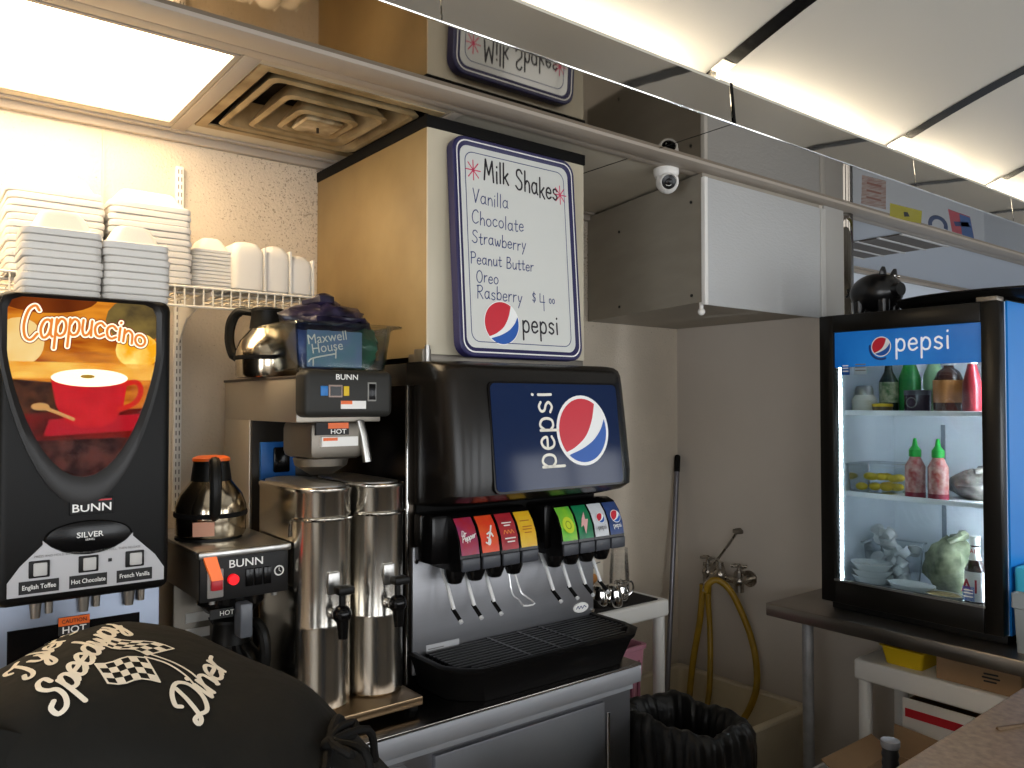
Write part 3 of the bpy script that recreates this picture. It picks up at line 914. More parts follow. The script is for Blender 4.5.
for x, s_ in ((0.246, 'English Toffee'), (0.337, 'Hot Chocolate'), (0.428, 'French Vanilla')):
    b = MB().box(x - 0.019, 1.893, 1.290, x + 0.019, 1.898, 1.325, 0.002).build('dispense_button', CHAR, door)
    MB().box(x - 0.011, 1.889, 1.294, x + 0.014, 1.894, 1.321, 0.003).build('button_cap', mat('button_grey', '#bdbbb8', 0.5), b)
    l = MB().box(x - 0.036, 1.8955, 1.259, x + 0.036, 1.898, 1.285).build('flavour_label', PRINTK, door)
    text(s_, 0.0132, front(x, 1.8955, 1.272), PRINTW, l, sx=0.82, bold=0.015)
MB().box(0.375, 1.895, 1.307, 0.382, 1.8975, 1.314).build('indicator', PRINTK, door)
# lower bay
MB().box(X0 + 0.005, 1.97, CT, X1 - 0.008, 2.36, ZD).build('lower_body', DSTEEL, t)
bay = MB().box(X0 + 0.005, 1.955, CT + 0.02, X1 - 0.008, 1.972, ZD - 0.004, 0.003).build('bay_panel', mat('bay_steel', '#7b828f', 0.4, 1.0), t)
MB().box(0.197, 1.951, 0.95, 0.452, 1.956, 1.175).build('splash_panel', BLACKG, bay)
for x in (0.246, 0.337, 0.428):
    MB().cyl((x, 1.945, ZD - 0.002), (x, 1.945, ZD - 0.035), 0.012, 0.009).build('nozzle', DSTEEL, t)
    MB().cyl((x + 0.025, 1.945, ZD - 0.002), (x + 0.025, 1.945, ZD - 0.028), 0.008, 0.007).build('nozzle', DSTEEL, t)
hl = MB().box(0.290, 1.949, 1.150, 0.350, 1.952, 1.188).build('warning_label', PRINTK, bay)
MB().box(0.290, 1.9484, 1.170, 0.350, 1.9492, 1.188).build('orange_band', ORANGE, hl)
text('CAUTION', 0.012, front(0.32, 1.948, 1.179), PRINTK, hl, sx=0.9)
text('HOT', 0.020, front(0.32, 1.949, 1.160), PRINTW, hl, sx=1.1, bold=0.01)
MB().box(X0 + 0.01, 1.80, CT, X1 - 0.012, 1.97, CT + 0.035, 0.008).build('drip_tray', BLACK, t)

# ------------------------------------------------------------------ wire wall shelf
t = thing('wire_shelf', 'white wire wall shelf loaded with white foam containers', 'shelf', (0.3, 2.5, 1.98))
m = MB()
SX0, SX1, SY0, SZ = -1.5, 1.06, 2.33, 1.978
wr = 0.0028
for y in (SY0, SY0 + 0.13, SY0 + 0.26, YB - 0.012):
    m.cyl((SX0, y, SZ), (SX1, y, SZ), wr * 1.2, seg=6)
m.cyl((SX0, SY0, SZ - 0.055), (SX1, SY0, SZ - 0.055), wr * 1.3, seg=6)
x = SX0
while x <= SX1:
    m.tube([(x, YB - 0.012, SZ + wr), (x, SY0 + 0.004, SZ + wr), (x, SY0, SZ - 0.004), (x, SY0, SZ - 0.055)], wr * 0.9, 6)
    x += 0.0262
m.build('wire_deck', mat('white_wire', '#e2dccf', 0.4), t)
for xs in (0.732, -0.03):
    sm_ = MB().box(xs - 0.012, 2.692, 1.30, xs + 0.012, 2.7095, 2.42, 0.001)
    sd = sm_.build('wall_standard', WHITE, t)
    sl = MB()
    z = 1.32
    while z < 2.41:
        for q in (-0.005, 0.005):
            sl.box(xs + q - 0.0015, 2.6905, z, xs + q + 0.0015, 2.693, z + 0.014)
        z += 0.025
    sl.build('slot', PRINTG, sd, kind='stuff')
    F_ = Fr((xs, 0, 0), (0, -1, 0), (0, 0, 1))
    MB().prism([(-2.692, 1.972), (-2.36, 1.972), (-2.36, 1.962), (-2.60, 1.915), (-2.692, 1.84)], F_, -0.0015, 0.0015).build('bracket', WHITE, t)

# ------------------------------------------------------------------ foam containers, each one of its own
RIM = 0.016


def foam_tray(wx, wy, dome):
    """an upturned foam tray: rim below, trapezoid dome above"""
    m = MB()
    rg = lambda q, z, r: [(x, y, z) for x, y in rrect(-wx / 2 + q, -wy / 2 + q, wx / 2 - q, wy / 2 - q, r)]
    st = RIM
    m.loft([rg(0.003, 0.0, .02), rg(0.0007, st * .12, .022), rg(0.0, st * .5, .022), rg(0.0007, st * .85, .022), rg(0.004, st * .97, .02),
            rg(0.014, st * .99, .02), rg(0.019, st * 1.3, .02), rg(0.034, dome * .88, .02), rg(0.040, dome, .02)])
    return m


FOAMN = 0


def foam_stack(px, py, z, wx, wy, n, step, dome, where, group, rz=0.0):
    global FOAMN, RIM
    RIM = step
    first = None
    for k in range(n):
        i = n - 1 - k
        lb = 'white foam container, %s of %s' % (ORD[i], where)
        zz = z + k * step
        jit = random.uniform(-0.0025, 0.0025)
        if first is None:
            first = foam_tray(wx, wy, dome).build('foam_container', FOAM)
            first.location = (px + jit, py, zz)
            first.rotation_euler.z = rz
            tag(first, lb, 'food container', group)
        else:
            c = first.copy()
            COL.objects.link(c)
            c.location = (px + jit, py + random.uniform(-.002, .002), zz)
            c.rotation_euler.z = rz + random.uniform(-.015, .015)
            c['label'] = lb


DK = SZ + 0.0068
MT = 1.8812
foam_stack(0.292, 2.025, MT, 0.156, 0.15, 9, 0.0163, 0.060, 'the left stack on the drink machine', 'foam containers, left stack on the drink machine')
foam_stack(0.443, 2.030, MT, 0.143, 0.15, 8, 0.0170, 0.060, 'the right stack on the drink machine', 'foam containers, right stack on the drink machine')
foam_stack(0.565, 2.445, DK, 0.215, 0.22, 12, 0.0180, 0.058, 'the tall right stack on the shelf', 'foam containers, tall right stack')
foam_stack(0.335, 2.455, DK, 0.225, 0.22, 12, 0.0185, 0.058, 'the tall left stack on the shelf', 'foam containers, tall left stack')
foam_stack(0.752, 2.47, DK, 0.130, 0.17, 11, 0.0108, 0.05, 'the low stack at right', 'foam containers, low stack')
for k, (x, h_, wd_) in enumerate(((0.845, .152, .098), (0.935, .150, .080), (1.010, .128, .078))):
    t = thing('foam_clamshell', 'white foam clamshell standing on end, %s' % ('beside the low foam stack', 'middle one of three', 'lower one above the coffee bin')[k], 'food container', (x, 2.44, DK))
    rg = lambda q, z, g_=1.0: [(x + px, 2.44 + py, DK + z) for px, py in rrect(-wd_ / 2 + q, -.075 + q, wd_ / 2 - q, .075 - q, .022)]
    MB().loft([rg(.006, 0), rg(.0, .008), rg(.0, h_ * .72), rg(.004, h_ * .86), rg(.014, h_ * .97), rg(.024, h_)]).build('shell', FOAM, t)
    MB().loft([[(x + wd_ / 2 - .004 + c_, 2.44 - .078 + e_, DK + z) for c_, e_ in ((0, 0), (.006, 0), (.006, .156), (0, .156))] for z in (.004, h_ * .9)]).build('rim', FOAM, t)
# bright tall thing at the very left edge
o = MB().lathe((-0.005, 2.47, 0), [(0.042, DK), (0.046, DK + 0.03), (0.050, DK + 0.25), (0.046, DK + 0.26)], 28).build('cup_sleeve', mat('white_sleeve', '#efe9df', 0.5))
tag(o, 'tall white stack of cups at the left edge of the wire shelf', 'cups')

# ------------------------------------------------------------------ small coffee brewer
def switch_box(x, z, F, parent): ...


t = thing('coffee_brewer', 'small coffee brewer with orange switch and steel pot on top', 'coffee maker', (0.67, 2.1, CT))
MB().box(0.567, 1.905, 1.19, 0.779, 2.30, 1.298, 0.004).build('head', DSTEEL, t)
F = Fr((0, 1.902, 0), (1, 0, 0), (0, -0.06, 1))
fp = MB().box(0.567, 1.893, 1.187, 0.779, 1.906, 1.290, 0.003).build('control_panel', CHAR, t)
MB().box(0.562, 1.886, 1.288, 0.784, 1.912, 1.304, 0.003).box(0.562, 1.912, 1.296, 0.784, 2.31, 1.304, 0.002).build('top_trim', STEEL, t)
text('BUNN', 0.026, front(0.674, 1.8925, 1.269), PRINTW, fp, sx=1.15, bold=0.01)
sw = MB().box(0.583, 1.889, 1.196, 0.620, 1.894, 1.262, 0.002).build('switch_plate', mat('switch_plate', '#8f8b86', 0.4), fp)
MB().box(-0.016, -0.006, -0.026, 0.016, 0.006, 0.026, 0.003, M=Matrix.Rotation(R_(-38), 3, 'X') @ Matrix.Rotation(R_(12), 3, 'Y')).build('x', ORANGE) if 0 else None
mb = MB()
mb.add([p for p in [(0.572, 1.885, 1.293), (0.602, 1.885, 1.293), (0.616, 1.878, 1.238), (0.590, 1.878, 1.238), (0.572, 1.895, 1.293), (0.602, 1.895, 1.293), (0.616, 1.892, 1.238), (0.590, 1.892, 1.238)]],
       [(0, 3, 2, 1), (4, 5, 6, 7), (0, 1, 5, 4), (1, 2, 6, 5), (2, 3, 7, 6), (3, 0, 4, 7)])
mb.build('rocker', mat('orange_switch', '#ef6a12', 0.35, emit='#ef6a12', estr=0.35), sw)
MB().box(0.590, 1.880, 1.214, 0.616, 1.893, 1.240, 0.003).build('rocker_lower', REDP, sw)
MB().cyl((0.642, 1.894, 1.234), (0.642, 1.882, 1.234), 0.0125).build('red_lamp', mat('red_lamp', '#d0121c', 0.3, emit='#e0101a', estr=0.9), fp)
for x in (0.672, 0.694, 0.716):
    MB().box(x, 1.889, 1.212, x + 0.019, 1.8935, 1.254, 0.002).build('rocker_switch', BLACKG, fp)
MB().tube([(0.755 + 0.011 * math.cos(a), 1.8925, 1.24 + 0.011 * math.sin(a)) for a in [2 * math.pi * k / 20 for k in range(20)]], 0.0018, 6, closed=True).build('timer_ring', PRINTW, fp)
MB().ribbon([[(0.755, 1.24), (0.755, 1.247)], [(0.755, 1.24), (0.760, 1.237)]], front(0, 1.893, 0), 0.0015, 0.0005, smooth=0).build('timer_hands', PRINTW, fp, smooth=False)
MB().box(0.570, 2.12, CT, 0.776, 2.30, 1.19, 0.004).build('column', DSTEEL, t)
MB().box(0.567, 1.88, CT, 0.779, 2.30, CT + 0.06, 0.006).build('base', DSTEEL, t)
fn = MB().lathe((0.67, 1.99, 0), [(0.082, 1.186), (0.080, 1.162), (0.060, 1.140), (0.02, 1.130)], 28).build('brew_funnel', BLACKG, t)
MB().box(0.655, 1.875, 1.095, 0.685, 1.92, 1.175, 0.004).build('funnel_handle', mat('funnel_handle', '#5d6066', 0.35), fn)
o = MB().box(0.595, 1.9085, 1.142, 0.650, 1.9105, 1.164).build('warning_sticker', PRINTK, fn)
text('HOT', 0.016, front(0.634, 1.908, 1.153), PRINTW, o, sx=1.0)
for x in (0.60, 0.75):
    MB().cyl((x, 1.91, 1.188), (x, 1.91, 1.178), 0.007).build('foot_stud', STEEL, t)
MB().cyl((0.67, 2.00, CT + 0.06), (0.67, 2.00, CT + 0.068), 0.075, seg=32).build('warmer_plate', BLACK, t)
for y in (2.10,):
    MB().cyl((0.65, y, 1.304), (0.65, y, 1.310), 0.082, seg=32).build('upper_warmer', BLACK, t)
for k, z in enumerate((1.10, 1.06)):
    MB().box(0.60, 2.117, z - 0.012, 0.66, 2.119, z + 0.012).build('instruction_label', PRINTW, t)


def pot(cx, cy, z, r, lid_m, name, label, ang, scale=1.0, black=False):
    t = thing(name, label, 'coffee pot', (cx, cy, z))
    bm_ = BLACKG if black else mat('pot_steel', '#bdb09a', 0.16, 1.0)
    b = MB().lathe((cx, cy, z), [(r * .93, 0), (r * .98, .008), (r * .98, .052)], 36).build('pot_base', bm_, t)
    MB().lathe((cx, cy, z), [(r * 1.015, .050), (r * 1.03, .055), (r * 1.015, .062)], 36).build('band', BLACKR, t)
    MB().lathe((cx, cy, z), [(r * .99, .060), (r * .985, .075), (r * .86, .105), (r * .66, .128), (r * .56, .140)], 36).build('pot_body', bm_, t)
    MB().lathe((cx, cy, z), [(r * .57, .136), (r * .56, .146), (r * .50, .185), (r * .52, .192)], 32).build('collar', BLACK, t)
    lid = MB().lathe((cx, cy, z), [(r * .53, .190), (r * .52, .197), (r * .40, .202), (0.002, .203)], 32).build('lid', lid_m, t)
    d = Vector((math.cos(R_(ang)), math.sin(R_(ang)), 0))
    C0 = Vector((cx, cy, z))
    pts = [C0 + d * r * .45 + Vector((0, 0, .188)), C0 + d * r * .95 + Vector((0, 0, .192)), C0 + d * r * 1.22 + Vector((0, 0, .165)), C0 + d * r * 1.30 + Vector((0, 0, .115)), C0 + d * r * 1.18 + Vector((0, 0, .07)), C0 + d * r * 1.0 + Vector((0, 0, .056))]
    MB().tube(pts, [0.011, 0.014, 0.015, 0.014, 0.014, 0.012], 10, smooth=5).build('handle', BLACK, t)
    e = -d
    MB().loft([[C0 + e * (r * .42) + Vector((-e.y, e.x, 0)) * s_ * .02 + Vector((0, 0, zz)) for s_, zz in ((-1, .194), (1, .194), (.6, .165), (-.6, .165))],
               [C0 + e * (r * .82) + Vector((-e.y, e.x, 0)) * s_ * .006 + Vector((0, 0, zz)) for s_, zz in ((-1, .192), (1, .192), (.6, .186), (-.6, .186))]]).build('spout', BLACK, t)
    return t


p = pot(0.655, 2.10, 1.311, 0.088, ORANGE, 'coffee_pot', 'steel coffee pot with orange lid on the small brewer', -102)
MB().box(0.585, 2.006, 1.322, 0.635, 2.016, 1.356, M=Matrix.Rotation(R_(-18), 3, 'Z')).build('sticker', mat('pot_sticker', '#b9846a', 0.5), p)
p = pot(0.675, 2.00, CT + 0.0685, 0.082, BLACK, 'coffee_pot', 'black coffee pot on the warmer under the small brewer', -60, black=True)
p = pot(0.855, 2.24, 1.7215, 0.090, BLACK, 'coffee_pot', 'steel coffee pot with black lid on the tall brewer', 135)

# ------------------------------------------------------------------ tall urn brewer
t = thing('tall_brewer', 'tall steel coffee brewer with black panel above two urns', 'coffee maker', (0.95, 2.2, CT))
BX0, BX1 = 0.825, 1.07
BYF = 1.93
BZ = CT + 0.046
MB().box(BX0, 2.30, BZ, BX1, 2.52, 1.60, 0.003).build('column', mat('brewer_side', '#b8b0a3', 0.48, 1.0, rvar=0.08, nscale=8), t)
MB().box(BX0, BYF + 0.03, 1.598, BX1, 2.52, 1.715, 0.004).build('head', mat('brewer_side', '#8f887e', 0.4), t)
MB().box(BX0 - 0.003, BYF + 0.03, 1.713, BX1 + 0.003, 2.523, 1.7205, 0.002).build('top_plate', mat('brewer_top', '#3b3129', 0.5), t)
MB().box(BX0 + 0.007, 2.292, BZ, BX0 + 0.013, 2.302, 1.598).build('edge_trim', WHITE, t)
hd = MB().box(BX0 - 0.004, BYF - 0.035, 1.612, BX1 + 0.004, BYF + 0.04, 1.735, 0.018, seg=4).build('control_panel', mat('panel_charcoal', '#2b2a27', 0.45, spec=0.25), t)
yf = BYF - 0.0355
F0 = lambda x, z: front(x, yf, z)
text('BUNN', 0.020, F0(0.935, 1.716), PRINTW, hd, sx=1.15, bold=0.01)
MB().box(0.862, yf - .002, 1.668, 0.882, yf + .003, 1.693, 0.001).build('blue_button', mat('blue_button', '#1f6fb5', 0.4), hd)
MB().box(0.884, yf - .002, 1.664, 0.922, yf + .003, 1.696, 0.001).build('display_frame', mat('display_frame', '#a58e83', 0.4), hd)
MB().box(0.888, yf - .0035, 1.668, 0.918, yf - .001, 1.692).build('display', BLACKG, hd)
MB().box(0.926, yf - .002, 1.668, 0.941, yf + .003, 1.693, 0.001).build('yellow_button', YELLOW, hd)
MB().box(0.995, yf - .002, 1.654, 1.020, yf + .003, 1.704, 0.001).build('switch_frame', mat('display_frame2', '#8b8984', 0.4), hd)
MB().box(0.998, yf - .004, 1.658, 1.017, yf - .001, 1.700, 0.001).build('power_switch', BLACKG, hd)
l = MB().box(0.918, yf - .0008, 1.634, 0.990, yf + .002, 1.655).build('caution_label', PRINTW, hd)
MB().box(0.918, yf - .0014, 1.646, 0.950, yf - .0006, 1.655).build('orange_band', ORANGE, l)
# spray funnel area
MB().box(0.86, BYF + 0.02, 1.50, 1.02, BYF + 0.22, 1.60, 0.02).build('funnel_housing', DSTEEL, t)
l = MB().box(0.872, BYF + 0.012, 1.565, 0.965, BYF + 0.022, 1.598).build('hot_label', PRINTK, t)
MB().box(0.905, BYF + 0.0105, 1.582, 0.963, BYF + 0.0125, 1.597).build('orange_band', ORANGE, l)
text('HOT', 0.017, front(0.934, BYF + 0.0115, 1.5735), PRINTW, l, sx=1.25, bold=0.01)
l = MB().box(0.886, BYF + 0.008, 1.535, 0.990, BYF + 0.0195, 1.560).build('caution_label', PRINTW, t)
MB().box(0.890, BYF + 0.0065, 1.550, 0.930, BYF + 0.0085, 1.558).build('orange_band', ORANGE, l)
MB().tube([(1.005, BYF + 0.03, 1.60), (1.012, BYF + 0.02, 1.56), (1.020, BYF + 0.012, 1.49)], 0.013, 12).build('spout_pipe', STEEL, t)
MB().lathe((0.93, BYF + 0.11, 0), [(0.075, 1.50), (0.07, 1.48), (0.03, 1.455)], 28).build('funnel', DSTEEL, t)
MB().box(0.828, 2.285, BZ, 1.067, 2.302, 1.60).build('splash_panel', mat('splash_dark', '#2b2722', 0.3), t)
pl = MB().box(0.850, 2.272, 1.425, 0.955, 2.286, 1.535, 0.002).build('blue_plate', mat('blue_plate', '#1f62b0', 0.4), t)
MB().box(0.885, 2.262, 1.445, 0.935, 2.274, 1.52, 0.006).build('plate_knob', BLACKG, pl)
MB().box(0.79, 1.768, CT + 0.022, 1.092, 2.52, BZ, 0.004).build('base_tray', mat('tray_bronze', '#8a7459', 0.3, 1.0), t)
for x in (0.81, 1.085):
    for y in (1.81, 2.48):
        MB().cyl((x, y, CT), (x, y, CT + 0.022), 0.014).build('foot', BLACKR, t)


def urn(cx, yf_, label, nm='coffee_urn'):
    t = thing(nm, label, 'coffee urn', (cx, yf_ + 0.12, BZ))
    hw, ln = 0.0745, 0.36
    plan = lambda q, z: [(cx + (hw - q) * math.cos(a), (yf_ + hw if math.sin(a) < 0 else yf_ + ln - hw) + (hw - q) * math.sin(a), z) for a in [2 * math.pi * (k + .5) / 40 for k in range(40)]]
    URN = mat('urn_steel', '#dcd6cb', 0.2, 1.0, rvar=0.06, nscale=6, stretch=(1, 1, 0.1))
    MB().loft([plan(.004, BZ + 0.001), plan(.0, BZ + .006), plan(0, BZ + .2), plan(-.0008, BZ + .2035), plan(0, BZ + .207), plan(0, 1.425), plan(-.0025, 1.429), plan(-.0025, 1.437), plan(.004, 1.441), plan(.012, 1.436)]).build('tank', URN, t)
    lid = MB().loft([plan(.013, 1.434), plan(.015, 1.443), plan(.03, 1.446)]).build('lid', STEEL, t)
    z = 1.362
    pts = [(cx - hw - .003, yf_ + .09, z - .045), (cx - hw - .003, yf_ + .085, z - .01)] + [(cx + (hw + .003) * math.cos(R_(a)), yf_ + hw + (hw + .007) * math.sin(R_(a)), z) for a in range(185, 356, 17)] + [(cx + hw + .003, yf_ + .085, z - .01), (cx + hw + .003, yf_ + .09, z - .045)]
    MB().tube(pts, 0.0035, 8).build('bail_handle', CHROME, t)
    fy = yf_ - 0.002
    fc = MB().cyl((cx, yf_ + .012, 1.135), (cx, fy - .012, 1.135), 0.014, seg=16).cyl((cx, fy - .012, 1.135), (cx, fy - .045, 1.13), 0.012).build('faucet_shank', CHROME, t)
    fb = MB().cyl((cx, fy - .048, 1.155), (cx, fy - .052, 1.085), 0.018, 0.011, seg=18).ball((cx, fy - .046, 1.142), 0.023).build('faucet', BLACKG, t)
    MB().tube([(cx, fy - .046, 1.16), (cx, fy - .046, 1.195), (cx, fy - .06, 1.20)], 0.008, 8).box(cx - .022, fy - .075, 1.192, cx + .022, fy - .04, 1.212, 0.006).build('faucet_handle', BLACK, fb)
    MB().box(cx - .016, yf_ - .006, 1.18, cx + .016, yf_ + .01, 1.235, 0.004).build('gauge_guard', STEEL, t)
    return t


urn(0.862, 1.815, 'tall steel coffee urn nearest the small brewer')
urn(1.020, 1.825, 'tall steel coffee urn nearest the soda fountain')

# ------------------------------------------------------------------ clear bin of bagged coffee on the brewer
t = thing('clear_bin', 'clear plastic bin of bagged coffee on the tall brewer', 'bin', (0.97, 2.08, 1.736))
CL = pane('bin_plastic', '#eef1ef', 0.7, 0.12)
rg = lambda q, z: [(x, y, z) for x, y in rrect(0.842 - q, 1.978 - q, 1.102 + q, 2.20 + q, .025)]
b0 = 1.737
MB().loft([rg(-.002, b0 + .004), rg(-.004, b0), rg(0, b0 + .003), rg(.012, b0 + .112), rg(.015, b0 + .118), rg(.035, b0 + .121), rg(.036, b0 + .126), rg(.014, b0 + .127), rg(.009, b0 + .118), rg(-.003, b0 + .006)], cap0=True, cap1=False).build('tub', CL, t)


def bag(cx, cy, z, sx, sy, sz, m, label, group=None, rz=0.0, seed=1, cat='bag', name='coffee_bag', crumple=0.0, seal=True):
    rnd = random.Random(seed)
    t = thing(name, label, cat, (cx, cy, z), group)
    n, mm = 22, 12
    ph = [rnd.uniform(0, 6.28) for _ in range(6)]
    rings = []
    for j in range(mm + 1):
        v = j / mm
        env = math.sin(math.pi * min(1, max(0.02, 0.05 + v * 0.93))) ** 0.45
        ring = []
        for k in range(n):
            a = 2 * math.pi * k / n
            wob = 1 + 0.08 * math.sin(3 * a + ph[0] + 4 * v) + 0.06 * math.sin(7 * a + ph[1] - 6 * v) + 0.05 * math.sin(11 * a + ph[2] + 9 * v)
            x, y = sx * env * wob * math.cos(a), sy * env * wob * math.sin(a)
            cr = crumple * rnd.uniform(-1, 1)
            x, y = x * (1 + cr), y * (1 + cr * .8)
            ring.append((cx + x * math.cos(rz) - y * math.sin(rz), cy + x * math.sin(rz) + y * math.cos(rz), z + sz * (v + 0.05 * math.sin(5 * a + ph[3]) * v + crumple * rnd.uniform(-.7, .7) * (v > .3))))
        rings.append(ring)
    MB().loft(rings).build('bag_body', m, t, ang=60)
    if not seal:
        return t
    MB().tube([(cx - sx * .5, cy, z + sz * 0.97), (cx - sx * .1, cy - sy * .4, z + sz * 1.1), (cx + sx * .4, cy + sy * .2, z + sz * 1.02)], [0.012, 0.02, 0.01], 7, smooth=4).build('bag_seal', m, t)
    return t


BAGP = mat('bag_purple', '#2c2540', 0.3, noise=0.6, nscale=25, hex2='#0c0a14', bump=0.4, bscale=40)
BAGB = mat('bag_blue', '#4f66a8', 0.3, noise=0.3, nscale=12, bump=0.4, bscale=40)
BAGG = mat('bag_green', '#1d6b4f', 0.3, noise=0.4, nscale=12, hex2='#0b3d33', bump=0.4, bscale=40)
b = bag(0.925, 2.055, b0 + .006, 0.082, 0.062, 0.125, BAGB, 'blue bag of ground coffee pressed against the bin front', seed=3)
FB = front(0, 1.972, 0)
b = bag(1.050, 2.07, b0 + .006, 0.062, 0.065, 0.135, BAGG, 'green bag of ground coffee at the right of the bin', seed=5, crumple=0.09, seal=False)
b = bag(0.945, 2.06, b0 + .100, 0.120, 0.080, 0.085, BAGP, 'crumpled dark purple coffee bag on top of the bin', seed=8, crumple=0.13)
MB().ribbon([[(0.862, 1.875), (0.88, 1.892), (0.90, 1.872)], [(0.93, 1.875), (0.95, 1.885), (0.965, 1.87)]], front(0, 2.022, 0), 0.008, 0.0).build('white_print', PRINTW, b, smooth=False)
tx = thing('coffee_pouch', 'blue coffee pouch with white lettering showing through the bin', 'bag', (0.925, 1.985, b0 + .01))
pb = MB().box(0.868, 1.9935, b0 + .008, 1.03, 2.0, b0 + .108, 0.003).build('pouch', mat('pouch_blue', '#6f79b3', 0.4, noise=0.35, nscale=9, hex2='#4a7f95'), tx)
for s_, z, x_ in (('Maxwell', b0 + .088, .925), ('House', b0 + .062, .925)):
    FR = Fr((x_, 1.9925, z), (1, 0, .16), (-.16, 0, 1))
    text(s_, 0.037, FR, PRINTW, tx, sx=0.95)
MB().ribbon([[(0.872, b0 + .022), (0.885, b0 + .032), (0.95, b0 + .046)], [(0.885, b0 + .032), (0.885, b0 + .012)], [(0.95, b0 + .055), (0.95, b0 + .035)]], front(0, 1.9925, 0), 0.004, 0.0).build('printed_rule', PRINTW, tx, smooth=False)

# ================================================================== SODA FOUNTAIN
t = thing('soda_fountain', 'black and steel soda fountain with eight drink valves', 'soda fountain', (1.53, 2.2, CT))
MB().box(1.185, 1.975, CT + 0.002, 1.86, 2.60, 1.765, 0.004).build('tower', mat('tower_dark', '#23201d', 0.3), t)
MB().box(1.168, 1.95, CT + 0.03, 1.872, 1.976, 1.24, 0.003).build('back_panel', STEELX, t)
MB().box(1.150, 1.953, CT + 0.01, 1.157, 1.985, 1.70, 0.001).build('edge_strip', CHROME, t)
MB().box(1.148, 1.958, CT + 0.005, 1.186, 2.55, 1.70, 0.002).build('side_panel', mat('fountain_side', '#3a342e', 0.28, 1.0), t)
MB().box(1.18, 1.95, 1.21, 1.875, 2.0, 1.42).build('neck', BLACKR, t)
# display head
hx0, hx1 = 1.175, 1.88
lv = [(1.360, .11, .12), (1.380, .030, .10), (1.398, .002, .09), (1.44, .0, .09), (1.58, .012, .10), (1.705, .030, .10), (1.735, .036, .10), (1.752, .046, .10), (1.762, .066, .10), (1.766, .09, .10)]
rings = []
for z, ins, r in lv:
    y0 = 1.737 + ins
    pts = []
    for cx_, sg in ((hx1 - r, 1), (hx0 + r, -1)):
        arc_ = [(cx_ + sg * r * math.sin(R_(q)), y0 + r - r * math.cos(R_(q))) for q in range(0, 91, 10)]
        pts.append(arc_)
    right = pts[0]
    left = pts[1]
    ring = [(x, y, z) for x, y in right] + [(hx1, 2.0, z), (hx0, 2.0, z)] + [(x, y, z) for x, y in reversed(left)]
    rings.append(ring)
head = MB().loft(rings).build('display_head', mat('head_black', '#15120f', 0.27, spec=0.35), t)
# lit merchandising panel follows the sloping front
Fd = Fr((0, 1.7340, 1.44), (1, 0, 0), (0, 0.030 / 0.265, 1))
pnl = MB().prism(rrect(1.298, -0.034, 1.785, 0.266, 0.016), Fd, -0.012, 0.004).build('merchandise_panel', mat('panel_navy', '#1a2848', 0.09, spec=0.22), head)
MB().prism(rrect(1.292, -0.040, 1.791, 0.272, 0.02), Fd, -0.012, 0.002).build('panel_gasket', BLACKG, head)
Fg = Fr(Fd(1.632, 0.128, 0.0045), (1, 0, 0), Fd.v)
g = globe(Fg, 0.099, pnl, ring=True)
Fp = Fr(Fd(1.515, 0.022, 0.0045), Fd.v, (-1, 0, 0))
st, wd = pen('pepsi', 0.088, 0, 0, 0, 0.15)
MB().ribbon(st, Fp, 0.0080, 0.0004).build('lettering', mat('panel_letter', '#e6e2d6', 0.4), pnl, smooth=False)
MB().ribbon([[(1.575, -0.04), (1.575, 0.0)]], Fd, 0.004, 0.0046, smooth=0).build('reflection_tab', PRINTG, pnl, smooth=False) if 0 else None
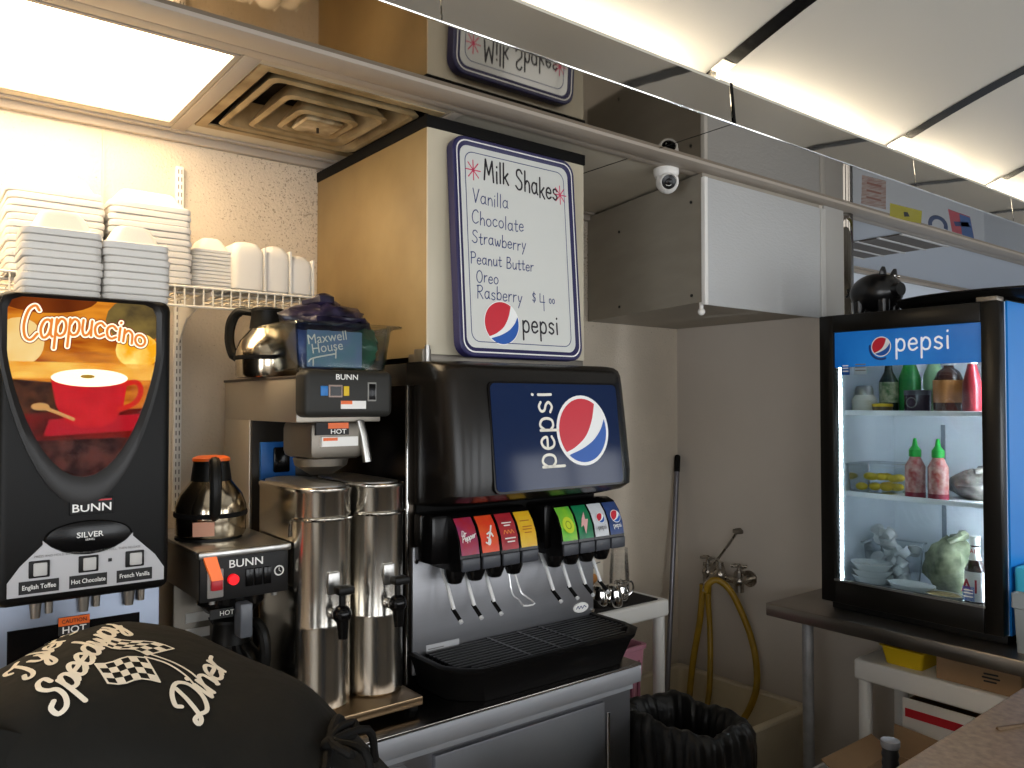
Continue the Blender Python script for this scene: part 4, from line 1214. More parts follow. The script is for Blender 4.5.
# valves
CARDS = [('#a3222c', '#8b2f5c'), ('#d9541f', '#d93a1e'), ('#8f1f2b', '#a8242b'), ('#dcb52c', '#d8a41c'), ('#4faf3e', '#86c02e'), ('#14603f', '#0f7a4a'), ('#b9bcbf', '#c9cccf'), ('#1f3260', '#25417a')]
NAMES = ['red and plum', 'orange', 'dark red', 'yellow', 'bright green', 'dark green', 'silver', 'navy blue']
VX = [1.259, 1.329, 1.399, 1.468, 1.628, 1.696, 1.763, 1.829]
VS = len(COL.objects)
for x0, x1 in ((1.175, 1.495), (1.58, 1.862)):
    MB().box(x0, 1.86, 1.215, x1, 1.965, 1.352, 0.01).build('valve_block', BLACKG, t)
for i, x in enumerate(VX):
    hw = 0.0325
    prof = [(1.95, 1.352), (1.875, 1.357), (1.845, 1.347), (1.822, 1.320), (1.806, 1.285), (1.798, 1.245), (1.796, 1.205), (1.83, 1.198), (1.95, 1.198)]
    v = MB().loft([[(xx, y, z) for y, z in prof] for xx in (x - hw, x + hw)]).build('valve', BLACKG, t)
    cp = [(1.8405, 1.3425), (1.8205, 1.318), (1.8045, 1.284), (1.7965, 1.246)]
    cm_ = mat('card_' + NAMES[i].replace(' ', '_'), CARDS[i][0], 0.35, noise=0.5, nscale=30, hex2=CARDS[i][1])
    vs = [(xx, y - 0.0012, z + 0.0008) for y, z in cp for xx in (x - hw + .003, x + hw - .003)]
    card = MB().add(vs, [(2 * k, 2 * k + 1, 2 * k + 3, 2 * k + 2) for k in range(3)]).build('flavour_card', cm_, v, label=NAMES[i] + ' flavour card')
    Fc = Fr((x, 1.8060, 1.292), (1, 0, 0), (0, 0.0175, 0.036))
    if i == 0:
        st, wd = pen('Dr', 0.024, -0.015, -0.008, 0.25)
        s2, w2 = pen('Pepper', 0.0155, -.024, -.012, 0.3, 0.08)
        st, wd = pen('Dr', 0.014, -.022, 0.006, 0.3)
        s2 = [[(a, b + .25 * (a + .024)) for a, b in q] for q in s2]
        MB().ribbon(st + s2, Fc, 0.0024, 0.0014).build('card_print', PRINTW, card, smooth=False)
    elif i == 1:
        MB().ribbon([[(-.010, -.024), (-.004, -.012), (.004, .004), (.014, .026)], [(-.016, -.02), (-.006, -.026), (.0, -.012), (-.008, -.006)], [(-.006, .004), (.006, .008), (.012, -.004)]], Fc, 0.005, 0.0014).build('card_print', PRINTW, card, smooth=False)
    elif i == 2:
        MB().ribbon([[(-.018, -.002), (-.012, .008), (-.006, -.002), (0, .008), (.006, -.002), (.012, .008), (.018, -.002)]], Fc, 0.0028, 0.0014).build('card_script', mat('card_orange_print', '#e58a4a', 0.5), card, smooth=False)
        MB().ribbon([[(-.016, .03), (.016, .03)], [(-.010, .022), (.010, .022)], [(-.018, -.016), (.018, -.016)], [(-.012, -.026), (.012, -.026)]], Fc, 0.0035, 0.0014, smooth=0).build('card_line', PRINTW, card, smooth=False)
    elif i == 3:
        MB().ribbon([[(-.018, .03), (.014, .03)], [(-.014, .012), (.018, .012)], [(-.016, .004), (.016, .004)], [(-.012, -.006), (.012, -.006)]], Fc, 0.003, 0.0014, smooth=0).build('card_print', mat('card_ochre_print', '#a8641a', 0.5), card, smooth=False)
    elif i == 4:
        MB().flat(circ(0, 0, .022, 20, .026), Fc, .0013).build('card_disc', mat('card_lime', '#c3d531', 0.4), card, smooth=False)
        MB().ribbon([[(.010 * math.cos(a), .012 * math.sin(a)) for a in [k * .7 for k in range(10)]]], Fc, 0.003, 0.0016).build('card_print', mat('card_lime_dark', '#6f8f1e', 0.4), card, smooth=False)
    elif i == 5:
        MB().flat([(.008, .036), (-.008, .014), (-.020, -.012), (-.008, -.006), (-.008, -.034), (.006, -.010), (.018, .012), (.006, .012)], Fc, .0013).build('card_print', mat('card_pink_white', '#d9a7a2', 0.4), card, smooth=False)
    else:
        globe(Fr(Fc(0.004, 0.010, 0.0012), Fc.u, Fc.v), 0.016 if i == 6 else 0.020, card, ring=True)
        st, wd = pen('pepsi', 0.015, 0, 0, 0, 0.1)
        MB().ribbon([[(a - wd / 2, b - .026) for a, b in s_] for s_ in st], Fc, 0.0018, 0.0014).build('card_print', PRINTW if i == 7 else PRINTG, card, smooth=False)
    MB().box(x - hw + .002, 1.790, 1.203, x + hw - .002, 1.802, 1.238, 0.004).build('valve_lip', mat('valve_lip', '#3b3d43', 0.4), v)
    MB().lathe((x - .004, 1.868, 0), [(0.030, 1.200), (0.029, 1.183), (0.020, 1.160), (0.014, 1.157)], 24).build('nozzle', BLACKG, v)
    if i == 3:
        MB().tube([(x - .012, 1.88, 1.16), (x - .008, 1.868, 1.10), (x - .005, 1.84, 1.085), (x - .018, 1.80, 1.078), (x + .022, 1.80, 1.078), (x + .016, 1.84, 1.095), (x + .008, 1.85, 1.11), (x + .006, 1.88, 1.17)], 0.0028, 8, smooth=3).build('wire_lever', LEVER, v)
    else:
        lx = x - 0.012
        MB().tube([(lx, 1.925, 1.195), (lx, 1.895, 1.15), (lx + .004, 1.865, 1.085)], 0.0056, 8).build('lever', LEVER, v)
        MB().tube([(lx + .004, 1.872, 1.087), (lx + .005, 1.835, 1.060)], 0.0058, 8).build('lever_pad', BLACKR, v)
        MB().cyl((lx + .005, 1.835, 1.060), (lx + .005, 1.829, 1.0555), 0.0062, seg=10).build('lever_tip', LEVER, v)
for v in list(COL.objects)[VS:]:
    if v.name.split('.')[0] in ('valve', 'valve_block'):
        v.location.z -= 0.014
# small plates and stickers on the steel
l = MB().box(1.212, 1.9480, 0.905, 1.325, 1.9505, 0.958).build('data_label', mat('label_grey', '#b5b5b7', 0.5), t)
MB().ribbon([[(1.220, z), (1.220 + ln, z)] for z, ln in ((.946, .05), (.934, .08), (.922, .06), (.912, .085))], front(0, 1.948, 0), 0.003, 0.0004, smooth=0).build('label_print', PRINTG, l, smooth=False)
o = MB().lathe((1.812, 1.9495, 0.972), [(0.034, 0.0), (0.032, 0.003), (0.001, 0.0035)], 28, axis=Vector((0, -1, 0)))
for p in o.v:
    p.z = 0.972 + (p.z - 0.972) * 0.5
o = o.build('maker_badge', PRINTW, t)
MB().ribbon([[(1.790, .970), (1.797, .978), (1.803, .969), (1.810, .977), (1.817, .969), (1.824, .977), (1.833, .971)]], front(0, 1.9457, 0), 0.003, 0.0).build('badge_script', INKB, o, smooth=False)
for x, z in ((1.178, 1.20), (1.864, 0.955), (1.180, 0.90)):
    MB().cyl((x, 1.951, z), (x, 1.944, z), 0.006, seg=12).build('screw', CHROME, t)
# drip tray
tr = lambda q, z, yb=1.952: [(1.160 + q, yb, z), (1.160 + q, 1.80 + q * .4, z), (1.185 + q * 1.2, 1.742 + q, z), (1.235 + q, 1.706 + q, z), (1.80 - q, 1.700 + q, z), (1.858 - q, 1.745 + q, z), (1.870 - q, 1.80 + q * .4, z), (1.870 - q, yb, z)]
dt = MB().loft([tr(.030, CT + .001), tr(.026, CT + .012), tr(.006, .925), tr(-.002, .936), tr(-.004, .944), tr(.004, .948), tr(.016, .946), tr(.022, .930)], cap1=True).build('drip_tray', mat('drip_black', '#0a0909', 0.5, spec=0.2), t)
gm = MB()
for k in range(11):
    y = 1.732 + 0.0195 * k
    gm.box(1.20 if k > 1 else 1.235, y, .932, 1.845 if k > 1 else 1.80, y + .007, .944, 0.001)
for x in (1.42, 1.53, 1.62):
    gm.box(x, 1.73, .931, x + .008, 1.945, .9445)
gm.build('grille', mat('grille_black', '#131315', 0.3, spec=0.35), dt)

# ================================================================== CABINET ABOVE AND ITS BOARD
t = thing('upper_cabinet', 'tan and cream boxed cabinet standing on the soda fountain', 'cabinet', (1.52, 2.3, 1.79))
CX0, CX1, CY0, CZ0, CZ1 = 1.215, 1.835, 1.955, 1.795, 2.452
MB().box(CX0 + .006, CY0 + .006, CZ0, CX1 - .002, YB - .003, CZ1).build('carcass', mat('carcass_dark', '#4a3d2c', 0.6), t)
MB().box(CX0, CY0 + .004, CZ0 - .01, CX0 + .008, YB - .004, CZ1, 0.001).build('side_panel', mat('tan_panel', '#98825a', 0.5, noise=0.2, nscale=3, hex2='#7d6844'), t)
MB().box(CX0 + .001, CY0, CZ0 - .004, CX1, CY0 + .01, CZ1, 0.002).build('front_panel', mat('cream_panel', '#c9bfa8', 0.45, noise=0.10, nscale=3), t)
MB().box(CX0 - .004, CY0 - .004, CZ1, CX1 + .004, YB - .003, CZ1 + .035, 0.002).build('gap_shade_strip', BLACKR, t)  # shade of the gap under the ceiling, built as a black strip
MB().box(CX0 - .002, CY0 + .005, CZ0 - .030, CX1, CY0 + .1, CZ0 - .002, 0.002).build('bottom_rail', DSTEEL, t)
h_ = MB().box(CX0 - .02, CY0 - .01, CZ0 - .1, CX0 + .01, CY0 + .04, CZ0 + .01, 0.003).build('hinge_bracket', DSTEEL, t)
MB().cyl((CX0 - .005, CY0 - .012, CZ0 - .05), (CX0 - .005, CY0 - .012, CZ0 + .02), 0.008).build('hinge_pin', STEEL, h_)

t = thing('menu_board', 'white milkshake menu board with navy frame', 'sign', (1.53, 1.9, 1.78))
tilt = -0.075
FM = Fr((1.515, 1.872, 1.784), (1, 0, 0.0), (0, 0.07, 1))
W_, H_ = 0.476, 0.655
fr_o = rrect(-W_ / 2, 0, W_ / 2, H_, 0.045, 6)
fr_i = rrect(-W_ / 2 + .026, .026, W_ / 2 - .026, H_ - .026, 0.03, 6)
m = MB()
m.loft([[FM(a, b, c) for a, b in q] for q, c in ((fr_o, -.032), (fr_o, -.002), (rrect(-W_ / 2 + .003, .003, W_ / 2 - .003, H_ - .003, .044, 6), .001), (rrect(-W_ / 2 + .016, .016, W_ / 2 - .016, H_ - .016, .036, 6), .001), (fr_i, -.003), (fr_i, -.006))], cap0=True, cap1=False)
m.build('frame', NAVY, t)
br = MB()
oo, ii = rrect(-W_ / 2 + .011, .011, W_ / 2 - .011, H_ - .011, 0.038, 6), rrect(-W_ / 2 + .015, .015, W_ / 2 - .015, H_ - .015, 0.035, 6)
br.loft([[FM(a, b, .0016) for a, b in oo], [FM(a, b, .0016) for a, b in ii]], cap0=False, cap1=False).build('frame_line', PRINTW, t, smooth=False)
bd = MB().flat(fr_i, FM, -.004).build('whiteboard', mat('whiteboard', '#d3d4cf', 0.12, coat=0.3), t)
oo, ii = rrect(-W_ / 2 + .043, .043, W_ / 2 - .043, H_ - .043, 0.03, 6), rrect(-W_ / 2 + .0455, .0455, W_ / 2 - .0455, H_ - .0455, 0.028, 6)
MB().loft([[FM(a, b, -.0035) for a, b in oo], [FM(a, b, -.0035) for a, b in ii]], cap0=False, cap1=False).build('border_line', INKB, bd, smooth=False)
FW = Fr(FM(0, 0, -.0036), FM.u, FM.v)
_, wd = pen('Milk Shakes', 0.064, 0, 0, 0.05, 0.12)
st, wd = pen('Milk Shakes', 0.064, -0.128, 0.538, 0.05, 0.12, 0.292 / wd, 0.07)
st = [[(a, b - 0.085 * (a + .128)) for a, b in s_] for s_ in st]
MB().ribbon(st, FW, 0.0062, 0.0).build('heading', INKK, bd, smooth=False)
for cx_, cy_ in ((-.165, .557), (.176, .537)):
    MB().ribbon([[(cx_ + .026 * math.cos(a), cy_ + .03 * math.sin(a)), (cx_ - .026 * math.cos(a), cy_ - .03 * math.sin(a))] for a in (0.0, 0.8, 1.57, 2.35)], FW, 0.0036, 0.0, smooth=0).build('red_star', INKR, bd, smooth=False)
for s_, x_, y_, sz in (('Vanilla', -.172, .452, .054), ('Chocolate', -.178, .388, .052), ('Strawberry', -.180, .330, .048), ('Peanut Butter', -.188, .268, .044), ('Oreo', -.170, .215, .046), ('Rasberry', -.170, .166, .050)):
    st, wd = pen(s_, sz * .78, x_, y_ + .006, 0.06, 0.12, 1.0, 0.06)
    MB().ribbon(st, FW, 0.0032, 0.0).build('flavour_line', INKB, bd, smooth=False)
st, wd = pen('$', 0.030, 0.040, 0.178)
st2, _ = pen('4', 0.048, 0.068, 0.158)
st3, _ = pen('00', 0.026, 0.108, 0.178)
MB().ribbon(st + st2 + st3, FW, 0.003, 0.0).build('price', INKB, bd, smooth=False)
gl = globe(Fr(FM(-.082, .104, -.0037), FM.u, FM.v), 0.066, bd)
st, wd = pen('pepsi', 0.062, -0.004, 0.082, 0, 0.14, 0.95)
MB().ribbon(st, FW, 0.0062, 0.0).build('lettering', INKK, bd, smooth=False)

# ================================================================== MOP SINK CORNER
t = thing('mop_sink', 'low cream mop sink in the corner under the hoses', 'sink', (2.85, 2.32, 0))
rg = lambda q, z, r=.03: [(x, y, z) for x, y in rrect(2.38 + q, 1.945 + q, 3.195 - q, 2.705 - q, r)]
MB().loft([rg(.01, 0.0), rg(.0, .01), rg(.0, .318), rg(.006, .326), rg(.035, .326), rg(.042, .318), rg(.06, .12), rg(.10, .10)]).build('basin', mat('sink_cream', '#d3c6aa', 0.45, noise=0.12, nscale=6), t)
MB().cyl((2.8, 2.32, .1005), (2.8, 2.32, .106), .04).build('drain', STEEL, t)

t = thing('service_faucet', 'chrome service faucet with two cross handles on the wall', 'faucet', (3.15, 2.36, 0.8))
FAU = mat('faucet_metal', '#a79f94', 0.28, 1.0, rvar=0.1, nscale=20)
MB().cyl((3.115, 2.46, .83), (3.115, 2.27, .82), .017).build('bridge', FAU, t)
for y, z in ((2.455, .835), (2.275, .822)):
    MB().cyl((3.20, y, z), (3.192, y, z), .038, seg=24).cyl((3.195, y, z), (3.10, y, z), .018).build('wall_flange', FAU, t)
    vb = MB().cyl((3.115, y, z - .05), (3.115, y, z + .045), .022).ball((3.115, y, z), .028).build('valve_body', FAU, t)
    MB().cyl((3.115, y, z + .04), (3.115, y, z + .068), .010).tube([(3.115 - .02, y - .035, z + .068), (3.115 + .02, y + .035, z + .068)], .0065, 8).tube([(3.115 + .02, y - .03, z + .068), (3.115 - .02, y + .03, z + .068)], .0065, 8).ball((3.115, y, z + .07), .011).build('cross_handle', FAU, vb)
MB().tube([(3.115, 2.365, .825), (3.06, 2.365, .835), (3.0, 2.365, .815), (2.985, 2.365, .775)], .016, 12, smooth=4).build('spout', FAU, t)
MB().ball((3.09, 2.365, .84), .034).cyl((3.09, 2.365, .84), (3.09, 2.365, .90), .018).build('vacuum_breaker', FAU, t)
br_ = MB().tube([(3.06, 2.40, .86), (3.12, 2.37, .94), (3.185, 2.335, 1.035)], .006, 8).build('wall_brace', FAU, t)
MB().cyl((3.20, 2.33, 1.04), (3.17, 2.33, 1.04), .014).box(3.16, 2.30, 1.03, 3.185, 2.345, 1.05, .004).build('brace_hook', DSTEEL, br_)
HOSE = mat('yellow_hose', '#a07c14', 0.4, noise=0.25, nscale=18)
o = MB().tube([(3.10, 2.475, .775), (3.10, 2.475, .74), (3.085, 2.48, .60), (3.06, 2.50, .42), (3.03, 2.50, .25), (2.95, 2.45, .13)], .0155, 12, smooth=6).build('garden_hose', HOSE)
tag(o, 'straight yellow hose hanging from the left faucet valve', 'hose')
o = MB().tube([(3.10, 2.437, .775), (3.095, 2.437, .70), (3.09, 2.425, .58), (3.06, 2.40, .44), (3.02, 2.38, .28), (2.93, 2.36, .13)], .0135, 12, smooth=6).build('garden_hose', HOSE)
tag(o, 'second yellow hose hanging just right of the straight one', 'hose')
o = MB().tube([(2.985, 2.365, .772), (2.99, 2.35, .815), (3.02, 2.32, .83), (3.06, 2.27, .77), (3.09, 2.20, .60), (3.09, 2.165, .45), (3.06, 2.16, .33), (2.99, 2.20, .20), (2.90, 2.25, .13)], .0150, 12, smooth=6).build('garden_hose', HOSE)
tag(o, 'yellow hose arching wide from the spout down to the sink', 'hose')
t = thing('wet_mop', 'grey mop pole with black tip leaning in the corner', 'mop', (2.93, 2.55, 0.13))
A, B = Vector((2.93, 2.56, 0.14)), Vector((3.165, 2.683, 1.335))
MB().cyl(A, B, .0125).build('pole', mat('pole_grey', '#77757a', 0.35, 0.6), t)
MB().cyl(B - (B - A) * .03, B + (B - A) * .03, .0145).ball(B + (B - A) * .03, .0145).build('grip', BLACKR, t)
MB().lathe((2.93, 2.56, 0), [(.05, .104), (.055, .13), (.02, .17), (.013, .20)], 18).build('mop_head', mat('mop_grey', '#6c675e', 0.9), t)

# ================================================================== WHITE STAND BESIDE THE FOUNTAIN
t = thing('utility_stand', 'white plastic utility stand with cups beside the soda fountain', 'stand', (2.25, 2.45, 0))
WX0, WX1, WY0, WY1, WZ = 1.90, 2.585, 2.235, 2.66, .828
MB().box(WX0, WY0, WZ - .07, WX1, WY1, WZ, .012, seg=3).build('top_shelf', WHITE, t)
MB().box(WX0, WY0, .335, WX1, WY1, .385, .01, seg=3).build('lower_shelf', WHITE, t)
for x in (WX0 + .03, WX1 - .03):
    for y in (WY0 + .035, WY1 - .03):
        if x > 2.3:
            MB().cyl((x, y, .3265), (x, y, WZ - .06), .025).build('leg', WHITE, t)
        else:
            MB().cyl((x, y, 0), (x, y, WZ - .06), .025).build('leg', WHITE, t)
o = MB().box(WX0 + .02, WY0 + .02, WZ, WX1 - .05, WY1 - .02, WZ + .006, .002).build('rubber_mat', mat('mat_black', '#17120e', 0.85, bump=0.5, bscale=150))
tag(o, 'black rubber mat on the white utility stand', 'mat')
t = thing('pink_basket', 'pink plastic basket on the white stand beside the counter end', 'basket', (2.36, 2.34, .386))
PINK = mat('pink_plastic', '#c98a9c', 0.5)
rg = lambda q, z: [(x, y, z) for x, y in rrect(2.27 - q, 2.262 - q, 2.455 + q, 2.42 + q, .02)]
MB().loft([rg(-.015, .386), rg(0, .54), rg(.005, .64), rg(.013, .645), rg(.013, .66), rg(.0, .66), rg(-.02, .395)]).build('tub', PINK, t)
for k in range(4):
    MB().box(2.295 + .04 * k, 2.257, .44, 2.31 + .04 * k, 2.262, .60, .002).build('slot', mat('pink_dark', '#99566a', 0.6), t)
GL = pane('tumbler_plastic', '#ffffff', .45, 0.12)
zt_ = WZ + .0065


def tumbler(x, y, z, label):
    t = thing('tumbler', label, 'cup', (x, y, z), 'clear tumblers stacked on the white stand')
    MB().lathe((x, y, z), [(.043, 0), (.044, .003), (.0355, .115), (.036, .12), (.033, .119), (.0415, .004)], 28, cap0=False, cap1=False).lathe((x, y, z), [(.035, .117), (.001, .118)], 28, cap0=False).build('cup_body', GL, t)
    return t


for k in range(4):
    tumbler(2.455, 2.40, zt_ + .026 * k, 'clear upturned tumbler, %s of the stack on the stand' % ORD[3 - k])


def creamer(x, y, label, rz=0):
    t = thing('creamer_jug', label, 'jug', (x, y, zt_), 'small steel creamer jugs on the stand')
    MB().lathe((x, y, zt_), [(.028, 0), (.033, .008), (.034, .035), (.026, .062), (.024, .075), (.028, .084)], 28, cap1=False).build('jug_body', CHROME, t)
    MB().lathe((x, y, zt_), [(.027, .078), (.024, .086), (.006, .090), (.001, .096)], 24, cap0=False).build('lid', CHROME, t)
    c, s_ = math.cos(rz), math.sin(rz)
    MB().tube([(x + c * .026, y + s_ * .026, zt_ + .075), (x + c * .055, y + s_ * .055, zt_ + .078), (x + c * .062, y + s_ * .062, zt_ + .045), (x + c * .034, y + s_ * .034, zt_ + .022)], .004, 8, smooth=5).build('handle', CHROME, t)


creamer(2.245, 2.30, 'small steel creamer jug half hidden behind the fountain panel', 0.1)
creamer(2.30, 2.275, 'shiny steel creamer jug at the front of the stand', -0.3)
creamer(2.365, 2.305, 'steel creamer jug standing just before the clear tumblers', -0.2)
t = thing('snack_box', 'pale snack carton with orange picture behind the creamer jugs', 'box', (2.33, 2.45, zt_))
MB().box(2.26, 2.44, zt_, 2.40, 2.50, zt_ + .16, .003).build('carton', mat('carton_pale', '#cfc4b2', 0.6), t)
MB().flat(circ(2.335, zt_ + .075, .03, 16, .022), front(0, 2.4395, 0), 0).build('picture', mat('carton_orange', '#c68443', 0.6), t, smooth=False)
MB().ribbon([[(2.28, zt_ + .13), (2.38, zt_ + .14)], [(2.28, zt_ + .115), (2.36, zt_ + .122)]], front(0, 2.4395, 0), .005, 0, smooth=0).build('print_line', PRINTG, t, smooth=False)

# ================================================================== TRASH CAN
t = thing('trash_can', 'grey trash can lined with a crumpled black bag', 'trash can', (2.02, 1.61, 0))
tx0, tx1, ty0, ty1 = 1.866, 2.10, 1.485, 1.825
rg = lambda q, z, r=.06: [(x, y, z) for x, y in rrect(tx0 + q, ty0 + q, tx1 - q, ty1 - q, r, 6)]
MB().loft([rg(.04, 0), rg(.035, .02), rg(.004, .64), rg(-.004, .645), rg(-.004, .66), rg(.006, .66), rg(.04, .05)]).build('bin', mat('bin_grey', '#8e8577', 0.55), t)
rnd = random.Random(4)


def even(P, n):
    """outline resampled at equal steps"""
    L = [0.0]
    for i in range(len(P)):
        L.append(L[-1] + math.dist(P[i], P[(i + 1) % len(P)]))
    out, j = [], 0
    for k in range(n):
        d_ = L[-1] * k / n
        while L[j + 1] < d_:
            j += 1
        f_ = (d_ - L[j]) / max(1e-9, L[j + 1] - L[j])
        p, q_ = P[j], P[(j + 1) % len(P)]
        out.append((p[0] + (q_[0] - p[0]) * f_, p[1] + (q_[1] - p[1]) * f_))
    return out


levels = [(-.012, .45), (-.016, .50), (-.019, .55), (-.020, .60), (-.017, .645), (-.010, .672), (.002, .678), (.014, .668), (.022, .63), (.03, .50), (.045, .30), (.06, .16), (.10, .12)]
ph = [rnd.uniform(0, 6.28) for _ in range(12)]
rings = []
N_ = 96
for li, (q, z) in enumerate(levels):
    base = even(rrect(tx0 + q, ty0 + q, tx1 - q, ty1 - q, .065, 12), 140)
    out_ = []
    cx_, cy_ = (tx0 + tx1) / 2, (ty0 + ty1) / 2
    for k, (x, y) in enumerate(base):
        a = 2 * math.pi * k / len(base)
        amp = .011 if li < 5 or li > 7 else .004
        wv = abs(math.sin(9 * a + ph[0] + z * 6)) * .7 + abs(math.sin(17 * a + ph[1] - z * 9)) * .5 + .4 * math.sin(31 * a + ph[2] + z * 14)
        d = Vector((x - cx_, y - cy_, 0)).normalized() * amp * (wv - .3) * (1 if li < 7 else -1)
        zz = z + (.016 * math.sin(5 * a + ph[3]) + .010 * math.sin(13 * a + ph[4]) if li == 0 else .006 * math.sin(6 * a + ph[5]) + .003 * math.sin(19 * a + ph[6]))
        out_.append((x + d.x, y + d.y, zz))
    rings.append(out_)
MB().loft(rings, cap0=False, cap1=True).build('bag_liner', mat('bag_black', '#151413', 0.38, spec=0.4, bump=0.35, bscale=30), t, ang=80)

# ================================================================== WORK TABLE AND COOLER
t = thing('work_table', 'stainless work table carrying the glass door cooler', 'table', (3.1, 1.0, 0))
MB().box(2.775, 0.15, CT - .052, 3.45, 1.902, CT, .006).build('table_top', mat('table_steel', '#9a938a', 0.33, 1.0, rvar=0.1, nscale=10), t)
for y in (1.765, .30):
    l = MB().cyl((2.855, y, .0), (2.855, y, CT - .052), .0215, seg=22).build('leg', mat('galvanised', '#b9b9ba', 0.45, 0.6, noise=0.2, nscale=30, rvar=0.15), t)
    MB().cyl((2.855, y, .0), (2.855, y, .03), .026).build('foot', BLACKR, l)

t = thing('glass_door_cooler', 'black framed glass door cooler with bright blue banner', 'cooler', (3.08, 1.38, CT))
KX, KY0, KY1, KZ0, KZ1 = 2.85, 1.062, 1.702, .885, 1.985
for nm, bx in (('side_wall', (KX + .05, KY1 - .03, KZ0, 3.40, KY1, KZ1)), ('back_wall', (3.37, KY0 + .03, KZ0, 3.40, KY1 - .03, KZ1)), ('roof', (KX + .05, KY0 + .03, KZ1 - .07, 3.37, KY1 - .03, KZ1)), ('floor_pan', (KX + .05, KY0 + .03, KZ0, 3.37, KY1 - .03, .945))):
    o = MB().box(*bx).build(nm, [mat('cooler_liner', '#dde2e8', 0.4)] if nm != 'roof' else mat('cooler_liner', '#dde2e8', 0.4), t)
MB().box(KX + .05, KY0 + .003, KZ0, 3.40, KY0 + .03, KZ1).build('side_wall', mat('cooler_liner', '#dde2e8', 0.4), t)
MB().box(KX + .055, KY0 - .004, KZ0, 3.402, KY0 + .003, KZ1 + .002).build('side_panel', mat('cooler_blue', '#1479c8', 0.3), t, label='bright blue side panel')
MB().box(KX + .05, KY1, KZ0, 3.402, KY1 + .004, KZ1 + .002).box(KX + .05, KY0, KZ1, 3.402, KY1 + .004, KZ1 + .006).build('outer_shell', BLACK, t)
MB().box(KX + .06, KY0 + .01, CT + .001, 3.39, KY1 - .01, KZ0, .004).build('base', BLACK, t)
d = MB()
fw = .058
d.box(KX, KY0, KZ0 + .004, KX + .045, KY0 + fw, KZ1, .004).box(KX, KY1 - fw, KZ0 + .004, KX + .045, KY1, KZ1, .004)
d.box(KX, KY0 + fw, KZ1 - fw - .008, KX + .045, KY1 - fw, KZ1, .003).box(KX, KY0 + fw, KZ0 + .004, KX + .045, KY1 - fw, KZ0 + .004 + .085, .003)
dr = d.build('door_frame', mat('cooler_black', '#12100d', 0.3, spec=0.3), t)
MB().box(KX - .001, KY0 + fw - .004, .972, KX + .012, KY1 - fw + .004, .979).build('bottom_rail', STEEL, dr)
gp = MB().box(KX + .012, KY0 + fw - .004, .974, KX + .016, KY1 - fw + .004, KZ1 - fw - .004).build('glass', pane('cooler_glass', '#e9f0f2', 0.8), dr)
FK = side(KX + .0115, 0, 0)
y2 = lambda y: -y
BANZ0, BANZ1 = 1.785, KZ1 - fw - .006
bn = MB().add([FK(y2(KY1 - fw), BANZ0), FK(y2(KY0 + fw), BANZ0), FK(y2(KY0 + fw), BANZ1), FK(y2(KY1 - fw), BANZ1)], [(0, 1, 2, 3)]).build('banner', mat('banner_blue', '#1263b8', 0.25, emit='#0f5fbb', estr=0.16, noise=0.3, nscale=4, hex2='#2a84d4'), dr, smooth=False)
globe(Fr(FK(y2(1.462), 1.856, .0006), FK.u, FK.v), .035, bn, ring=True)
MB().ribbon([[(y2(1.462) + .043 * math.cos(R_(a)), 1.853 + .043 * math.sin(R_(a))) for a in range(170, 300, 12)]], FK, .008, .0005).build('globe_shadow', mat('banner_navy', '#173a78', 0.4), bn, smooth=False)
_, wd = pen('pepsi', .075, 0, 0, 0, .15)
st, wd = pen('pepsi', .075, y2(1.409), 1.838, 0, .15, .186 / wd)
MB().ribbon(st, FK, .0072, .0007).build('lettering', mat('banner_letter', '#dfe6ee', 0.4, emit='#dfe6ee', estr=0.25), bn, smooth=False)
for z in (1.618, 1.306):
    s_ = MB().box(KX + .075, KY0 + .034, z - .009, 3.36, KY1 - .034, z - .003, .002).build('inner_shelf', mat('shelf_white', '#dfe4e8', 0.4), t)
    MB().box(KX + .068, KY0 + .034, z - .016, KX + .076, KY1 - .034, z + .003, .002).build('shelf_lip', mat('shelf_lip', '#f0f2f4', 0.4), s_)
ls = MB().box(KX + .052, KY1 - .066, .96, KX + .068, KY1 - .031, 1.90).build('light_strip', mat('strip_white', '#e8eef2', 0.4), t)
k = 0
z = .975
LED = emis('led', '#f0f6ff', 400.0)
lm = MB()
while z < 1.88:
    lm.box(KX + .0505, KY1 - .058, z, KX + .0525, KY1 - .047, z + .0075)
    z += .0165
lm.build('led_row', LED, ls, kind='stuff')
added_strip = MB().box(KX + .052, KY0 + .031, .96, KX + .068, KY0 + .056, 1.90).build('light_strip', mat('strip_white', '#e8eef2', 0.4), t)  # second strip, hidden by the door frame, added to brighten the inside
lm = MB()
z = .975
while z < 1.88:
    lm.box(KX + .0675, KY0 + .038, z, KX + .0695, KY0 + .050, z + .0095)
    z += .0165
lm.build('led_row', LED, added_strip, kind='stuff')
for z in (1.20, 1.45, 1.72):
    MB().box(3.362, 1.46, z - .11, 3.369, 1.475, z + .11).build('shelf_rail', mat('rail_grey', '#6f7880', 0.4), t)
MB().box(KX - .004, KY0 + .004, KZ1, KX + .05, KY0 + .07, KZ1 + .016, .003).build('hinge_cover', DSTEEL, t)
